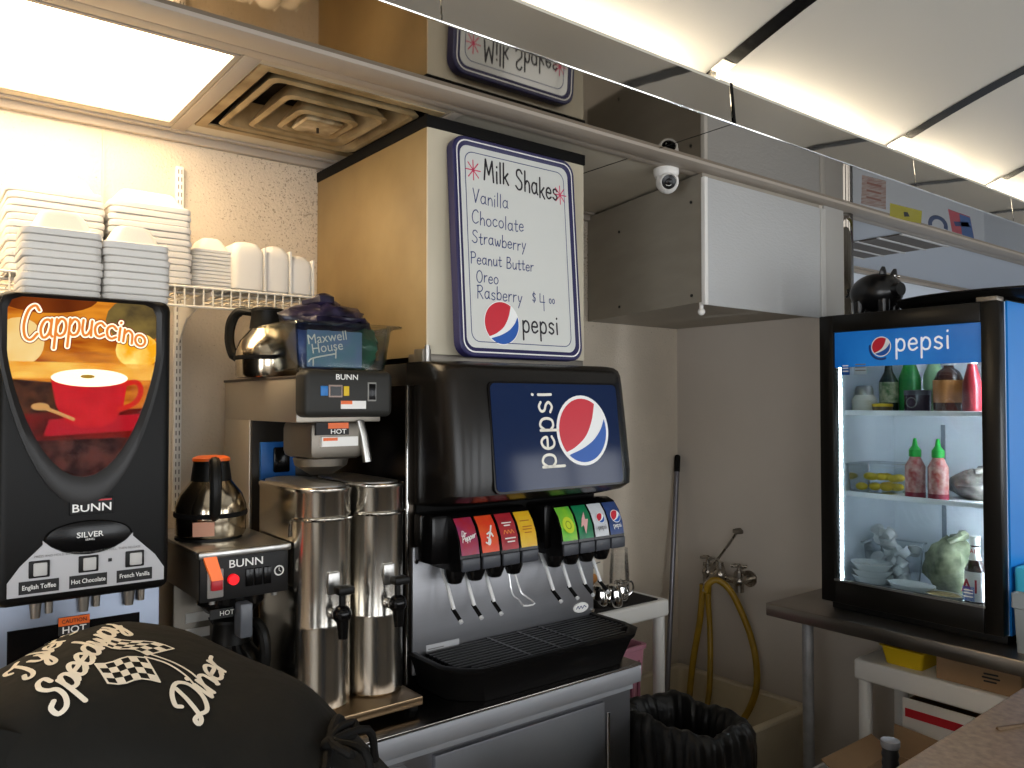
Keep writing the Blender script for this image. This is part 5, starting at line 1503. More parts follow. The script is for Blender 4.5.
for nm, lb, y_, z_, w_, h_, c_ in (('sticker', 'small blue sticker', 1.617, 1.756, .032, .046, '#1f5fae'), ('sticker', 'pale notice sticker', 1.567, 1.756, .05, .05, '#aab7bf'), ('sticker', 'blue energy sticker', 1.192, .985, .038, .048, '#2558b0')):
    o = MB().add([FK(y2(y_), z_, -.0005), FK(y2(y_ - w_), z_, -.0005), FK(y2(y_ - w_), z_ + h_, -.0005), FK(y2(y_), z_ + h_, -.0005)], [(0, 1, 2, 3)]).build(nm, mat('sticker_' + c_[1:], c_, 0.4), dr, label=lb, smooth=False)
    MB().ribbon([[(y2(y_) + .006, z_ + h_ * q), (y2(y_) + w_ - .006, z_ + h_ * q)] for q in (.3, .55, .75)], FK, .004, .0002, smooth=0).build('sticker_print', PRINTW if c_ != '#aab7bf' else PRINTG, o, smooth=False)

S1, S2, S3 = 1.6155, 1.3035, .9455


def bottle(name, label, cat, x, y, z, prof, m, cap=None, group=None, seg=24):
    t = thing(name, label, cat, (x, y, z), group)
    MB().lathe((x, y, z), prof, seg).build('bottle_body', m, t)
    if cap:
        MB().lathe((x, y, z), cap[0], seg).build('cap', cap[1], t)
    return t


bottle('cheese_shaker', 'glass shaker of white cheese at left of top cooler shelf', 'shaker', 3.0, 1.602, S1, [(.040, 0), (.044, .006), (.047, .045), (.034, .065)], mat('cheese_white', '#d9d3c3', 0.6), ([(.034, .065), (.034, .085), (.028, .100), (.002, .104)], STEEL))
b = bottle('dark_bottle', 'tall dark bottle with green label beside the cheese shaker', 'bottle', 3.08, 1.545, S1, [(.032, 0), (.034, .005), (.034, .12), (.016, .155), (.013, .185)], mat('bottle_dark', '#1f2a22', 0.2), ([(.015, .18), (.015, .20), (.001, .201)], BLACK))
MB().lathe((3.08, 1.545, S1), [(.0347, .035), (.0347, .115)], 24, cap0=False, cap1=False).build('label_band', mat('label_green', '#3f6b32', 0.5, noise=.4, nscale=40, hex2='#c9c4a0'), b)
b = bottle('green_bottle', 'bright green bottle in the middle of the top cooler shelf', 'bottle', 3.12, 1.482, S1, [(.038, 0), (.040, .005), (.040, .13), (.030, .16), (.022, .185)], mat('bottle_green', '#2f8a3c', 0.25), ([(.024, .185), (.024, .20), (.001, .201)], mat('cap_green', '#2a6b34', .4)))
b = bottle('pale_green_carton', 'pale green bottle partly hidden behind the dark jar', 'bottle', 3.13, 1.395, S1, [(.038, 0), (.038, .14), (.025, .17), (.018, .19)], mat('bottle_pale_green', '#7fa377', 0.3), ([(.02, .19), (.02, .205), (.001, .206)], WHITE))
b = bottle('lemon_tub', 'low tub with yellow lid on the top cooler shelf', 'tub', 2.97, 1.515, S1, [(.034, 0), (.036, .02)], mat('tub_dark', '#5c4a2a', 0.4), ([(.037, .02), (.037, .03), (.002, .034)], YELLOW))
b = bottle('dark_jar', 'dark round jar lying behind glass on the top shelf', 'jar', 2.985, 1.39, S1, [(.042, 0), (.045, .005), (.045, .062)], mat('jar_plum', '#3a2c38', 0.2), ([(.046, .062), (.046, .080), (.002, .082)], mat('jar_lid', '#4d4a52', 0.4)))
MB().tube([(2.94 - .0045, 1.39 + .018 * math.cos(a), S1 + .035 + .018 * math.sin(a)) for a in [2 * math.pi * q / 16 for q in range(16)]], .002, 6, closed=True).build('ring_print', PRINTG, b)
AMB = mat('amber_syrup', '#3a1d10', 0.15)
b = bottle('syrup_jug', 'dark syrup jug with orange label on the top shelf', 'jug', 2.98, 1.278, S1, [(.047, 0), (.050, .006), (.050, .11), (.036, .145), (.018, .16), (.017, .172)], AMB, ([(.022, .168), (.022, .186), (.002, .187)], PRINTW))
MB().lathe((2.98, 1.278, S1), [(.0508, .035), (.0508, .115)], 28, cap0=False, cap1=False).build('label_band', mat('label_orange', '#c07a3a', 0.5, noise=.25, nscale=25), b)
b = bottle('ketchup_bottle', 'red ketchup bottle at right end of the top shelf', 'bottle', 2.955, 1.190, S1, [(.028, 0), (.030, .005), (.030, .10), (.018, .15), (.013, .172)], mat('ketchup', '#7c1a22', 0.3), ([(.015, .17), (.015, .185), (.001, .186)], WHITE))
# middle shelf
t = thing('lemon_container', 'clear container of lemon wedges on the middle cooler shelf', 'container', (3.05, 1.57, S2))
rg = lambda q, z: [(x, y, z) for x, y in rrect(2.97 - q, 1.485 - q, 3.15 + q, 1.655 + q, .02)]
MB().loft([rg(0, S2), rg(.006, S2 + .10), rg(.012, S2 + .103), rg(.012, S2 + .108), rg(-.002, S2 + .112)], cap1=True).build('tub', pane('tub_plastic', '#f6f8f8', .8, .1), t)
rnd = random.Random(3)
LEM = mat('lemon', '#e8c93c', 0.5)
for k in range(14):
    tag(MB().ball((3.0 + .14 * rnd.random() * .8, 1.50 + .14 * rnd.random(), S2 + .020 + .035 * (k // 8)), (.020, .024, .015), 14, n=8).build('lemon_wedge', LEM),
        'yellow lemon wedge in the clear container on the middle shelf', 'lemon', 'lemon wedges in the clear container')
GC = mat('cap_bright_green', '#1fa43a', 0.4)
SRI = mat('chili_red', '#a32a2c', 0.3, noise=.35, nscale=45, hex2='#c9a39a')
for y, w_ in ((1.388, 'left hand'), (1.307, 'right hand')):
    b = bottle('chili_bottle', 'red chili sauce bottle with green tip, %s of two on the middle shelf' % w_, 'bottle', 2.955, y, S2, [(.032, 0), (.034, .005), (.034, .115), (.020, .145), (.015, .155)], SRI, ([(.021, .150), (.021, .175), (.010, .190), (.006, .215), (.002, .218)], GC), 'chili sauce bottles')
    MB().lathe((2.955, y, S2), [(.0345, .002), (.0345, .022)], 24, cap0=False, cap1=False).build('bottom_band', mat('chili_band', '#7e1a2c', .3), b)
bag(3.08, 1.215, S2, .10, .105, .105, mat('bag_mushroom', '#66605a', 0.35, noise=.5, nscale=30, hex2='#262220', bump=.6, bscale=30), 'clear bag of dark vegetables at right of the middle shelf', seed=12, crumple=.05, name='vegetable_bag')
# bottom shelf
t = thing('creamer_container', 'clear container heaped with white creamer cups on the cooler floor', 'container', (3.1, 1.545, S3))
rg = lambda q, z: [(x, y, z) for x, y in rrect(3.03 - q, 1.465 - q, 3.20 + q, 1.635 + q, .02)]
MB().loft([rg(-.012, S3), rg(.0, S3 + .15), rg(.008, S3 + .153), rg(.008, S3 + .158)], cap1=False).build('tub', pane('tub_plastic'), t)
CREAM = mat('creamer_white', '#dadada', 0.5)
n = 0
for lay in range(6):
    for q in range(5 if lay < 4 else 3):
        rnd2 = random.Random(100 * lay + q)
        x = 3.062 + .105 * ((q * .5 + .15 * lay) % 1.0)
        y = 1.49 + .12 * ((q * .37 + .21 * lay) % 1.0)
        z = S3 + .006 + .034 * lay
        if lay > 3:
            x, y = 3.09 + .016 * q, 1.515 + .030 * q + .008 * lay
        M = Matrix.Rotation(rnd2.uniform(-1, 1), 3, 'X') @ Matrix.Rotation(rnd2.uniform(-1, 1), 3, 'Y')
        mb = MB()
        sg = 14
        mb.loft([[Vector((x, y, z + .014)) + M @ Vector((r * math.cos(2 * math.pi * k / sg), r * math.sin(2 * math.pi * k / sg), h)) for k in range(sg)] for r, h in ((.015, -.016), (.017, -.015), (.022, .012), (.026, .013), (.026, .016))])
        tag(mb.build('creamer_cup', CREAM), 'tiny white creamer cup heaped in the clear container', 'creamer', 'creamer cups in the clear container')


def bowl(x, y, z, rx, ry, h, label, m=None, grp=None, name='white_bowl'):
    t = thing(name, label, 'bowl', (x, y, z), grp)
    MB().lathe((x, y, z), [(.5, 0), (.55, .06), (.8, .5), (1.0, .95), (1.02, 1.0), (.98, 1.0), (.76, .5), (.5, .12)], 36).build('bowl_body', m or mat('china', '#d9dbdb', 0.3), t)
    me = t.children[0].data
    for v in me.vertices:
        v.co = Vector((v.co.x * rx, v.co.y * ry, v.co.z * h))
    return t


for k in range(3):
    bowl(2.975, 1.565, S3 + .024 * k, .068, .075, .045, 'white bowl, %s of three stacked at the left of the cooler floor' % ('bottom one', 'middle one', 'top one')[k], grp='stacked white bowls')
for k, (dx, dy) in enumerate(((.0, .025), (.01, -.025))):
    tag(MB().ball((2.965 + dx, 1.565 + dy, S3 + .048 + .024), (.022, .028, .018)).build('egg', mat('egg_white', '#e6e3dc', .5)), 'white egg in the top stacked bowl, %s one' % ('left', 'right')[k], 'egg', 'eggs in the top bowl')
bowl(2.955, 1.405, S3, .058, .082, .042, 'shallow white bowl in the middle of the cooler floor')
b = bowl(2.935, 1.285, S3, .048, .070, .032, 'oval white dish of brown food at the cooler front', name='oval_dish')
MB().lathe((2.935, 1.285, S3 + .026), [(.042, 0), (.034, .006), (.001, .008)], 28, sy=1.45).build('food', mat('brown_food', '#6f5a36', .6, noise=.5, nscale=60, hex2='#b09a66'), b)
bag(3.10, 1.32, S3, .075, .095, .20, mat('bag_green_veg', '#94987c', 0.35, noise=.5, nscale=24, hex2='#4c5540', bump=.4, bscale=30), 'clear bag of green vegetables on the cooler floor', seed=21, crumple=.05, name='vegetable_bag')
b = bottle('sauce_bottle', 'dark sauce bottle with white A1 label at the cooler door', 'bottle', 2.93, 1.178, S3, [(.030, 0), (.032, .004), (.032, .135), (.020, .165), (.013, .185), (.013, .225)], mat('sauce_dark', '#2a1712', .15), ([(.016, .218), (.016, .248), (.001, .249)], PRINTW))
MB().lathe((2.93, 1.178, S3), [(.0327, .03), (.0327, .13)], 28, cap0=False, cap1=False).build('label_band', PRINTW, b)
MB().lathe((2.93, 1.178, S3), [(.0205, .168), (.0138, .188), (.0138, .212)], 28, cap0=False, cap1=False).build('neck_label', PRINTW, b)
text('A1', .062, side(2.8965, 1.180, S3 + .08), REDP, b, sx=.8, bold=.02, c=.0005)
text('A1', .02, side(2.914, 1.178, S3 + .198), REDP, b, sx=.8, bold=.02, c=.0005)

# things on the cooler and at its right
t = thing('piggy_bank', 'round black piggy bank on top of the cooler', 'piggy bank', (3.10, 1.60, 1.992))
PG = mat('pig_black', '#100f10', .28)
pc = Vector((3.10, 1.60, 2.090))
hdv = Vector((-.25, -.95, 0)).normalized()
MB().ball(pc, (.080, .105, .076), 28, n=16).build('pig_body', PG, t)
sn = pc + hdv * .098
MB().cyl(sn - hdv * .02, sn + hdv * .018, .030, .026, seg=20).build('snout', PG, t)
for s_ in (-1, 1):
    e0 = pc + hdv * .055 + Vector((s_ * .036, 0, .060))
    MB().loft([[e0 + Vector((s_ * .004, 0, 0)) + Vector((.018 * math.cos(a), .014 * math.sin(a), 0)) for a in [2 * math.pi * k / 12 for k in range(12)]], [e0 + Vector((s_ * .008, -.003, .016)) + Vector((.0175 * math.cos(a), .010 * math.sin(a), 0)) for a in [2 * math.pi * k / 12 for k in range(12)]], [e0 + Vector((s_ * .010, -.006, .030)) + Vector((.010 * math.cos(a), .005 * math.sin(a), 0)) for a in [2 * math.pi * k / 12 for k in range(12)]]]).build('ear', PG, t)
    MB().ball(sn + Vector((s_ * .016, .002, .052)), .006, 12).build('eye', CHROME, t)
    for q in (-.05, .05):
        MB().cyl((3.10 + s_ * .042, 1.60 + q, 1.9925), (3.10 + s_ * .042, 1.60 + q, 2.055), .019, .024, seg=16).build('leg', PG, t)
MB().tube([(3.10, 1.702, 2.10), (3.10, 1.722, 2.115), (3.115, 1.725, 2.10), (3.11, 1.735, 2.085)], .005, 8, smooth=4).build('tail', PG, t)

t = thing('serving_tray', 'large black oval serving tray lying on top of the cooler', 'tray', (3.08, 1.22, 1.992))
ov = lambda q, z: [(3.10 + (.20 - q) * math.cos(a), 1.19 + (.32 - q) * math.sin(a), z) for a in [2 * math.pi * k / 48 for k in range(48)]]
MB().loft([ov(.05, 2.0025), ov(.02, 2.010), ov(.0, 2.030), ov(.003, 2.034), ov(.025, 2.016), ov(.055, 2.009)]).build('tray_body', BLACK, t)
MB().tube([(3.10 + .2 * math.cos(a), 1.19 + .32 * math.sin(a), 2.032) for a in [2 * math.pi * k / 48 for k in range(48)]], .005, 8, closed=True).build('rim', BLACKG, t)

t = thing('blue_bin', 'light blue plastic bin on the table right of the cooler', 'bin', (2.98, .99, CT))
rg = lambda q, z: [(x, y, z) for x, y in rrect(2.90 - q, .86 - q, 3.12 + q, 1.045 + q, .015)]
MB().loft([rg(-.008, CT + .001), rg(0, CT + .02), rg(.004, CT + .26), rg(.0, CT + .262), rg(-.006, CT + .02)]).build('tub', mat('bin_blue', '#3fb0d4', .45), t)
t = thing('grey_tray', 'grey plastic tray hooked at the front of the blue bin', 'tray', (2.86, .94, CT))
rg = lambda q, z: [(x, y, z) for x, y in rrect(2.845 - q, .80 - q, 2.882 + q, 1.035 + q, .008)]
MB().loft([rg(-.008, CT + .001), rg(-.002, CT + .14), rg(.003, CT + .145), rg(.003, CT + .19), rg(-.002, CT + .19), rg(-.008, CT + .02)]).build('tray_body', mat('tray_grey', '#8f979b', .5), t)

# ================================================================== UNDER THE TABLE
t = thing('white_rack', 'white plastic rack standing under the work table', 'rack', (3.0, 1.2, 0))
RZ = .695
MB().box(2.85, .72, RZ - .075, 3.18, 1.575, RZ, .01, seg=3).build('top_shelf', WHITE, t)
MB().box(2.86, .73, .20, 3.17, 1.565, .25, .01, seg=3).build('lower_shelf', WHITE, t)
for y in (1.545, .75):
    for x in (2.88, 3.15):
        MB().cyl((x, y, 0), (x, y, RZ - .07), .024).build('leg', WHITE, t)
t = thing('yellow_tub', 'yellow plastic tub on the white rack under the table', 'tub', (2.95, 1.41, RZ))
rg = lambda q, z: [(x, y, z) for x, y in rrect(2.885 - q, 1.335 - q, 3.06 + q, 1.49 + q, .015)]
MB().loft([rg(-.012, RZ + .001), rg(.0, RZ + .06), rg(.006, RZ + .064), rg(.006, RZ + .068), rg(-.003, RZ + .066), rg(-.016, RZ + .01)]).build('tub_body', YELLOW, t)
CARD = mat('cardboard', '#9c7d5c', .8, noise=.12, nscale=8)
t = thing('cardboard_box', 'flat closed cardboard box with small print on the rack', 'box', (2.98, 1.18, RZ))
MB().box(2.87, 1.02, RZ + .001, 3.12, 1.285, RZ + .088, .003).build('carton', CARD, t)
MB().ribbon([[(-1.13, RZ + .058), (-1.09, RZ + .06)], [(-1.135, RZ + .046), (-1.085, RZ + .047)], [(-1.13, RZ + .034), (-1.095, RZ + .035)]], side(2.8695, 0, 0), .006, .0, smooth=0).build('print', PRINTK, t, smooth=False)


def open_box(name, label, x0, y0, x1, y1, z0_, z1_, m, inner=None, flaps=()):
    t = thing(name, label, 'box', ((x0 + x1) / 2, (y0 + y1) / 2, z0_))
    th = .005
    MB().box(x0, y0, z0_, x1, y1, z0_ + th).box(x0, y0, z0_, x0 + th, y1, z1_).box(x1 - th, y0, z0_, x1, y1, z1_).box(x0, y0, z0_, x1, y0 + th, z1_).box(x0, y1 - th, z0_, x1, y1, z1_).build('carton', m, t)
    for q in flaps:
        MB().add([Vector(p) for p in q] + [Vector(p) + Vector((0, 0, .004)) for p in q], [(3, 2, 1, 0), (4, 5, 6, 7)] + [(k, (k + 1) % 4, (k + 1) % 4 + 4, k + 4) for k in range(4)]).build('flap', m, t)
    return t


WB = mat('carton_white', '#cfcac2', .6)
b = open_box('printed_carton', 'open white carton with red stripe on the rack lower shelf', 2.868, .98, 3.12, 1.40, .251, .585, CARD)
MB().box(2.863, .98, .40, 2.8685, 1.40, .60, .001).build('white_face', WB, b)
MB().box(2.8615, .99, .535, 2.8635, 1.39, .565).build('red_stripe', REDP, b)
text('US', .05, side(2.8625, 1.12, .49), REDP, b, sx=1.1)
b = open_box('cardboard_box', 'open brown cardboard box with raised flaps before the rack', 2.50, 1.02, 2.835, 1.42, .0, .40, CARD,
             flaps=[((2.50, 1.02, .40), (2.50, 1.42, .40), (2.40, 1.42, .43), (2.40, 1.02, .43)), ((2.835, 1.02, .40), (2.835, 1.42, .40), (2.845, 1.42, .50), (2.845, 1.02, .47)), ((2.50, 1.42, .40), (2.835, 1.42, .40), (2.835, 1.50, .44), (2.50, 1.50, .44))])
t = thing('white_crate', 'low white plastic crate at the left of the cardboard box', 'crate', (2.6, 1.6, 0))
rg = lambda q, z: [(x, y, z) for x, y in rrect(2.47 - q, 1.51 - q, 2.78 + q, 1.62 + q, .02)]
MB().loft([rg(-.01, .001), rg(0, .30), rg(.008, .305), rg(.008, .325), rg(-.002, .325), rg(-.012, .02)]).build('tub', WHITE, t)
o = MB().box(2.85, 1.58, .0, 3.19, 1.89, .012, .004).build('floor_mat', mat('floor_mat', '#141313', .8))
tag(o, 'black floor mat beside the white rack', 'mat')

# ================================================================== GUEST COUNTER IN FRONT
t = thing('guest_counter', 'tan patterned laminate guest counter in the near corner', 'counter', (1.8, .4, 0))
LAM = mat('laminate', '#67553f', .4, noise=.4, nscale=60, hex2='#86715a')
gz = 1.0
ed = lambda q, z: [(-.2 + q, -.25 + q, z), (2.68 - q, -.25 + q, z), (2.68 - q, .742 - q, z), (-.2 + q, .668 - q, z)]
MB().loft([ed(0, gz - .036), ed(0, gz - .003), ed(.003, gz)]).build('laminate_top', LAM, t)
MB().loft([ed(-.003, gz - .040), ed(-.003, gz - .006), ed(.0005, gz - .002)], cap1=False).build('edge_band', mat('edge_band', '#5f5347', .4, noise=.6, nscale=24, hex2='#a39782', stretch=(3, 1, 1)), t)
MB().box(0, -.05, 0, 2.62, .50, gz - .041).build('counter_base', mat('counter_base', '#6b6660', .5), t)
o = MB().loft([[(1.740, .660, gz + .0005), (1.83, .625, gz + .0005), (1.836, .632, gz + .0005), (1.745, .668, gz + .0005)], [(1.742, .662, gz + .005), (1.829, .627, gz + .004), (1.834, .631, gz + .004), (1.746, .666, gz + .005)]]).build('wooden_sliver', mat('sliver_brown', '#5a4327', .6))
tag(o, 'thin brown wooden sliver lying on the laminate counter', 'stick')
o = MB().box(1.70, .50, gz + .0005, 1.85, .575, gz + .012, .003, M=Matrix.Rotation(R_(24), 3, 'Z')).build('wooden_tray', mat('tray_wood', '#c9b07a', .5, noise=.2, nscale=12))
tag(o, 'pale wooden tray corner at the edge of the laminate counter', 'tray')
t = thing('black_post', 'black ribbed post standing behind the laminate counter edge', 'post', (1.50, .86, 0))
MB().cyl((1.565, .79, 0), (1.565, .79, .93), .016).lathe((1.565, .79, 0), [(.0165, .90)] + [(.0165 if k % 2 else .0145, .90 + .008 * k) for k in range(9)] + [(.0165, .972)], 22).build('shaft', mat('post_black', '#1c1c1d', .35), t)
MB().lathe((1.565, .79, 0), [(.0165, .970), (.018, .974), (.018, .984), (.012, .986), (.002, .986)], 22).build('cap', mat('post_grey', '#77777a', .4, .5), t)

# ================================================================== PERSON BENDING OVER
t = thing('person', 'person in black t-shirt bending over in front of the drink machine', 'person', (0.62, 1.05, 0))
DV, RV = Vector((.86, -.51, 0)), Vector((.51, .86, 0))       # down the spine (plan), towards the right shoulder
P0 = Vector((.225, 1.25, 0))
UP = Vector((0, 0, 1))
sp = lambda s_, z, r=0.0: P0 + DV * s_ + RV * r + UP * z
# --- skin body: one continuous surface grown on a skeleton
V, E_, RAD = [], [], []


def joint(p, r, parent=None):
    V.append(p)
    RAD.append(r)
    if parent is not None:
        E_.append((parent, len(V) - 1))
    return len(V) - 1


pel = joint(sp(.46, .90), .070)
s1 = joint(sp(.37, 1.035), .075, pel)
s2 = joint(sp(.20, 1.14), .085, s1)
s3 = joint(sp(.02, 1.20), .09, s2)
nk = joint(sp(-.14, 1.19), .06, s3)
nk2 = joint(sp(-.21, 1.17), .055, nk)
h1 = joint(sp(-.29, 1.16), .085, nk2)
h2 = joint(sp(-.38, 1.14), .085, h1)
ns = joint(sp(-.335, 1.058), .018, h1)
joint(sp(-.330, 1.040), .011, ns)
for sgn in (-1, 1):
    er = joint(sp(-.315, 1.145, .088 * sgn), .014, h1)
    joint(sp(-.300, 1.150, .100 * sgn), .012, er)
for sgn in (-1, 1):
    sh = joint(sp(-.02, 1.19, .155 * sgn), .068, s3)
    ua = joint(sp(-.08, 1.05, .20 * sgn), .048, sh)
    el = joint(sp(-.16, .92, .21 * sgn), .042, ua)
    fa = joint(sp(-.30, .90, .18 * sgn), .038, el)
    wr_ = joint(sp(-.42, .885, .15 * sgn), .026, fa)
    pm_ = joint(sp(-.475, .882, .145 * sgn), .030, wr_)
    for f_ in range(4):
        k1 = joint(sp(-.515, .884, (.145 + (f_ - 1.5) * .020) * sgn), .0095, pm_)
        k2 = joint(sp(-.545 - .004 * (1.5 - abs(f_ - 1.5)), .876, (.145 + (f_ - 1.5) * .023) * sgn), .0085, k1)
        joint(sp(-.562 - .006 * (1.5 - abs(f_ - 1.5)), .864, (.145 + (f_ - 1.5) * .023) * sgn), .0075, k2)
    th = joint(sp(-.48, .880, .11 * sgn), .010, pm_)
    joint(sp(-.515, .874, .095 * sgn), .0085, th)
    hp_ = joint(sp(.50, .80, .09 * sgn), .065, pel)
    kn = joint(sp(.47, .49, .11 * sgn), .062, hp_)
    cf = joint(sp(.50, .34, .11 * sgn), .058, kn)
    an = joint(sp(.53, .085, .11 * sgn), .040, cf)
    joint(sp(.47, .045, .12 * sgn), .040, an)


def skin(name, V, E_, RAD, levels, parent, m):
    me = bpy.data.meshes.new(name)
    me.from_pydata([tuple(v) for v in V], E_, [])
    ob = bpy.data.objects.new(name, me)
    COL.objects.link(ob)
    md = ob.modifiers.new('skin', 'SKIN')
    md.use_smooth_shade = True
    for i, r in enumerate(RAD):
        me.skin_vertices[0].data[i].radius = (r, r)
        me.skin_vertices[0].data[i].use_root = (i == 0)
    sb_ = ob.modifiers.new('sub', 'SUBSURF')
    sb_.levels = sb_.render_levels = levels
    dg = bpy.context.evaluated_depsgraph_get()
    me2 = bpy.data.meshes.new_from_object(ob.evaluated_get(dg))
    bpy.data.objects.remove(ob)
    o0 = ORG[parent.name]
    for v in me2.vertices:
        v.co -= o0
    me2.materials.clear()
    me2.materials.append(m)
    me2.polygons.foreach_set('use_smooth', [True] * len(me2.polygons))
    return link(name, me2, parent)


SKIN = mat('skin', '#b98a6c', .5)
body = skin('body', V, E_, RAD, 2, t, SKIN)
# --- head details
hc = sp(-.34, 1.155)
dn = (-UP * .95 - DV * .3).normalized()
MB().ball(hc - dn * .028 - DV * .012, (.090, .090, .085), 24, n=14).build('hair', mat('hair_brown', '#2b1d13', .6, bump=.5, bscale=120), t)
for sgn in (-1, 1):
    MB().ball(sp(-.365, 1.072, .032 * sgn), .011, 12).build('eye', PRINTK, t)
MB().tube([sp(-.295, 1.068, q) for q in (-.022, 0, .022)], .005, 8).build('mouth', mat('lip_skin', '#8f5a4c', .5), t)
# --- trousers
JE = mat('jeans', '#2c3242', .8, bump=.3, bscale=180)
jv, je, jr = [], [], []


def jj(p, r, parent=None):
    jv.append(p)
    jr.append(r)
    if parent is not None:
        je.append((parent, len(jv) - 1))
    return len(jv) - 1


a = jj(sp(.475, .86), .135)
jj(sp(.44, .93), .125, a)
for sgn in (-1, 1):
    b_ = jj(sp(.49, .76, .095 * sgn), .118, a)
    c_ = jj(sp(.475, .49, .11 * sgn), .090, b_)
    jj(sp(.53, .12, .11 * sgn), .070, c_)
skin('jeans', jv, je, jr, 2, t, JE)
for sgn in (-1, 1):
    c0 = sp(.49, 0, .115 * sgn)
    fwd = -DV
    mb = MB()
    pl = lambda q, z: [c0 + fwd * ((.15 - q) * math.cos(a_) * (1 if math.cos(a_) > 0 else .75)) + RV * ((.048 - q) * math.sin(a_)) + UP * z for a_ in [2 * math.pi * k / 28 for k in range(28)]]
    mb.loft([pl(.004, .0), pl(.0, .01), pl(.0, .035), pl(.012, .07), pl(.03, .085)])
    mb.build('shoe', BLACKR, t)

# --- t-shirt: sections across the back, then sleeves
SHIRT = mat('shirt_black', '#171613', .85, noise=.2, nscale=6, bump=.6, bscale=14, spec=.2)
NS = 40
#      s     ridge  half-width up-depth down-depth
sec = [(-.175, 1.250, .070, .060, .060), (-.150, 1.264, .125, .075, .07), (-.117, 1.281, .185, .095, .09), (-.065, 1.306, .215, .115, .11), (.0, 1.323, .222, .125, .13),
       (.05, 1.318, .220, .125, .13), (.10, 1.304, .214, .122, .13), (.176, 1.269, .205, .118, .125), (.274, 1.221, .196, .115, .115), (.345, 1.168, .192, .112, .115),
       (.388, 1.122, .192, .112, .12), (.43, 1.072, .197, .112, .125), (.47, 1.018, .203, .11, .12), (.515, .955, .208, .11, .11), (.55, .885, .212, .11, .10)]
rings = []
for s_, z, hw, du, dd in sec:
    ring = []
    for k in range(NS):
        a_ = 2 * math.pi * k / NS
        ca, sa = math.cos(a_), math.sin(a_)
        rr = math.copysign(abs(ca) ** .80, ca) * hw
        hh = math.copysign(abs(sa) ** .85, sa)
        fold = (1 + 5 * max(0, s_ - .18)) * .0045 * math.sin(9 * a_ + 17 * s_) * (1 - max(0, sa)) * .9 + .003 * math.sin(5 * a_ - 30 * s_) * (.3 + .7 * (1 - max(0, sa)))
        ring.append(sp(s_ - .02 * hh * (1 if s_ > .3 else 0), z - du + hh * ((du if hh > 0 else dd) + fold), rr * (1 + fold * 3)))
    rings.append(ring)
fine = []
n_ = len(rings)
cols = [catmull([rings[i][k] for i in range(n_)], 4) for k in range(NS)]
for i in range(len(cols[0])):
    fine.append([cols[k][i] for k in range(NS)])
mb = MB().loft(fine, cap0=False, cap1=False)
shirt = mb.build('t_shirt', SHIRT, t, ang=80)
bvh = BVHTree.FromPolygons([tuple(p) for p in mb.v], mb.f)
for sgn, nm in ((-1, 'left'), (1, 'right')):
    A0 = sp(-.03, 1.225, .13 * sgn)
    A1 = sp(-.06, 1.12, .205 * sgn)
    A2 = sp(-.10, 1.03, .220 * sgn)
    MB().tube([A0, A1, A2], [.085, .088, .085, .080, .076], 20, smooth=4).build('sleeve', SHIRT, shirt, ang=80)
MB().tube([fine[0][k] for k in range(NS)], .008, 8, closed=True).build('collar', SHIRT, shirt)
# printed back: pen strokes laid on a plane above the shoulder blades and pressed onto the cloth
PR = mat('shirt_print', '#d6cebf', .75)
VB = (-DV * .93 + UP * .37).normalized()
N0 = RV.cross(VB)
TA = R_(38)
UB = RV * math.cos(TA) + N0 * math.sin(TA)
NB = N0 * math.cos(TA) - RV * math.sin(TA)
FT = Fr(sp(.10, 1.25) + NB * .3, UB, VB)
CAST = -NB


class Pressed:
    """frame that drops each point onto the shirt"""
    n = FT.n

    def __call__(s, a, b, c=0.0):
        p = FT(a, b, 0)
        hit, nrm, idx, d = bvh.ray_cast(p - CAST * .4, CAST, 2.0)
        if hit is None:
            hit, nrm, idx, d = bvh.find_nearest(p)
        if nrm.z < 0 and nrm.dot(CAST) > 0:
            nrm = -nrm
        return hit + nrm * (.0015 + c)


PF = Pressed()


def shirt_text(s_, size, x0, y0, wdt, shear, gap, nm, slope=0.0, sx=1.0):
    st, wd = script(s_, size, x0, y0, shear, gap, sx)
    st = [[(a, b + slope * (a - x0)) for a, b in q] for q in st]
    dense = []
    for q in st:
        c = catmull([(p[0], p[1], 0) for p in q], 5)
        dense.append([(p.x, p.y) for p in c])
    MB().ribbon(dense, PF, wdt, 0.0, smooth=0).build(nm, PR, shirt, smooth=False)


shirt_text("Tyler's", .040, -.092, .138, .0058, .35, .10, 'lettering', 0.10, 1.15)
shirt_text('Speedway', .043, -.135, .073, .0062, .35, .05, 'lettering', 0.10, 1.04)
shirt_text('Diner', .050, -.090, -.078, .0062, .35, .05, 'lettering', 0.06, 1.15)


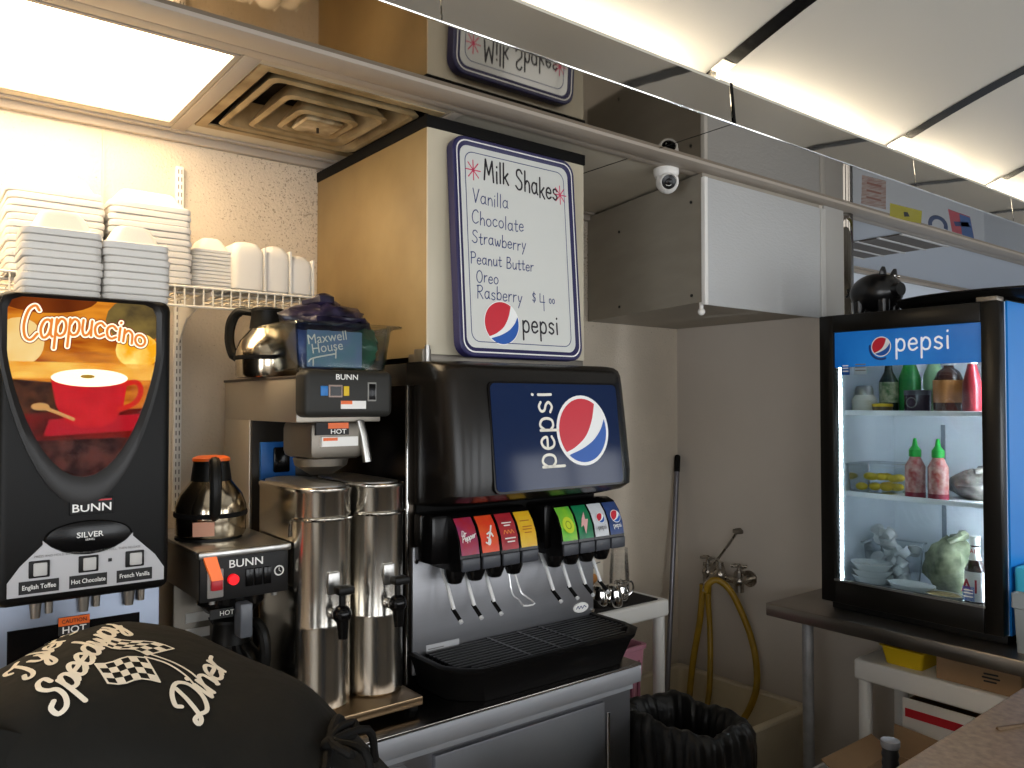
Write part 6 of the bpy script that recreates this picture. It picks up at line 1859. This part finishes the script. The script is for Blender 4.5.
def flag(A, B, C_, D_, pole, nm):
    mb = MB()
    nx, ny = 6, 4
    A, B, C_, D_ = [Vector((*p, 0)) for p in (A, B, C_, D_)]

    def tr_(u, v):
        p = A.lerp(B, u).lerp(D_.lerp(C_, u), v)
        p = p + (D_ - A).normalized() * .004 * math.sin(u * 7)
        return p.x, p.y
    for i in range(nx):
        for j in range(ny):
            if (i + j) % 2 == 0:
                mb.add([PF(*tr_((i + a_) / nx, (j + b_) / ny)) for a_, b_ in ((0, 0), (1, 0), (1, 1), (0, 1))], [(0, 1, 2, 3)])
    for j in (0, 1):
        mb.ribbon([[tr_(i / nx, j) for i in range(nx + 1)]], PF, .0026, 0, smooth=0)
        mb.ribbon([[tr_(j, i / ny) for i in range(ny + 1)]], PF, .0026, 0, smooth=0)
    pts = catmull([(p[0], p[1], 0) for p in pole], 6)
    mb.ribbon([[(p.x, p.y) for p in pts]], PF, .0030, 0, smooth=0)
    mb.build(nm, PR, shirt, smooth=False)


flag((-.054, .076), (-.012, .030), (-.050, -.006), (-.082, .045), [(-.012, .030), (-.010, .0), (-.020, -.030), (-.034, -.050)], 'chequered_flag')
flag((.016, .088), (.036, .008), (-.004, .030), (-.010, .084), [(-.002, .030), (-.002, -.005), (-.008, -.030), (-.016, -.046)], 'chequered_flag')
# apron ties at the waist
ap = MB()
tie = sp(.335, 1.168, -.045)
ring = [sp(.342 - .01 * math.sin(a_), 1.163 - .112 + .118 * math.sin(a_), .198 * math.cos(a_)) for a_ in [2 * math.pi * k / 30 for k in range(30)]]
ap.tube(ring, .007, 8, closed=True)
ap.build('apron_string', BLACKR, t)
bw = MB()
bw.ball(tie + UP * .006, (.013, .012, .010))
for q in ((.034, .014), (-.032, .016)):
    bw.tube([tie + UP * .012, tie + RV * q[0] + UP * q[1] + DV * .01, tie + RV * q[0] * 1.6 + UP * .012 + DV * .03, tie + RV * q[0] * .9 + UP * .004 + DV * .03, tie + UP * .01], [.004, .006, .006, .006, .004], 7, smooth=4)
for q in (-.03, .045):
    bw.tube([tie + UP * .01, tie + RV * q + UP * .005 + DV * .05, tie + RV * q * 1.5 - UP * .05 + DV * .06], [.005, .006, .006], 7, smooth=4)
bw.build('apron_bow', BLACKR, t)
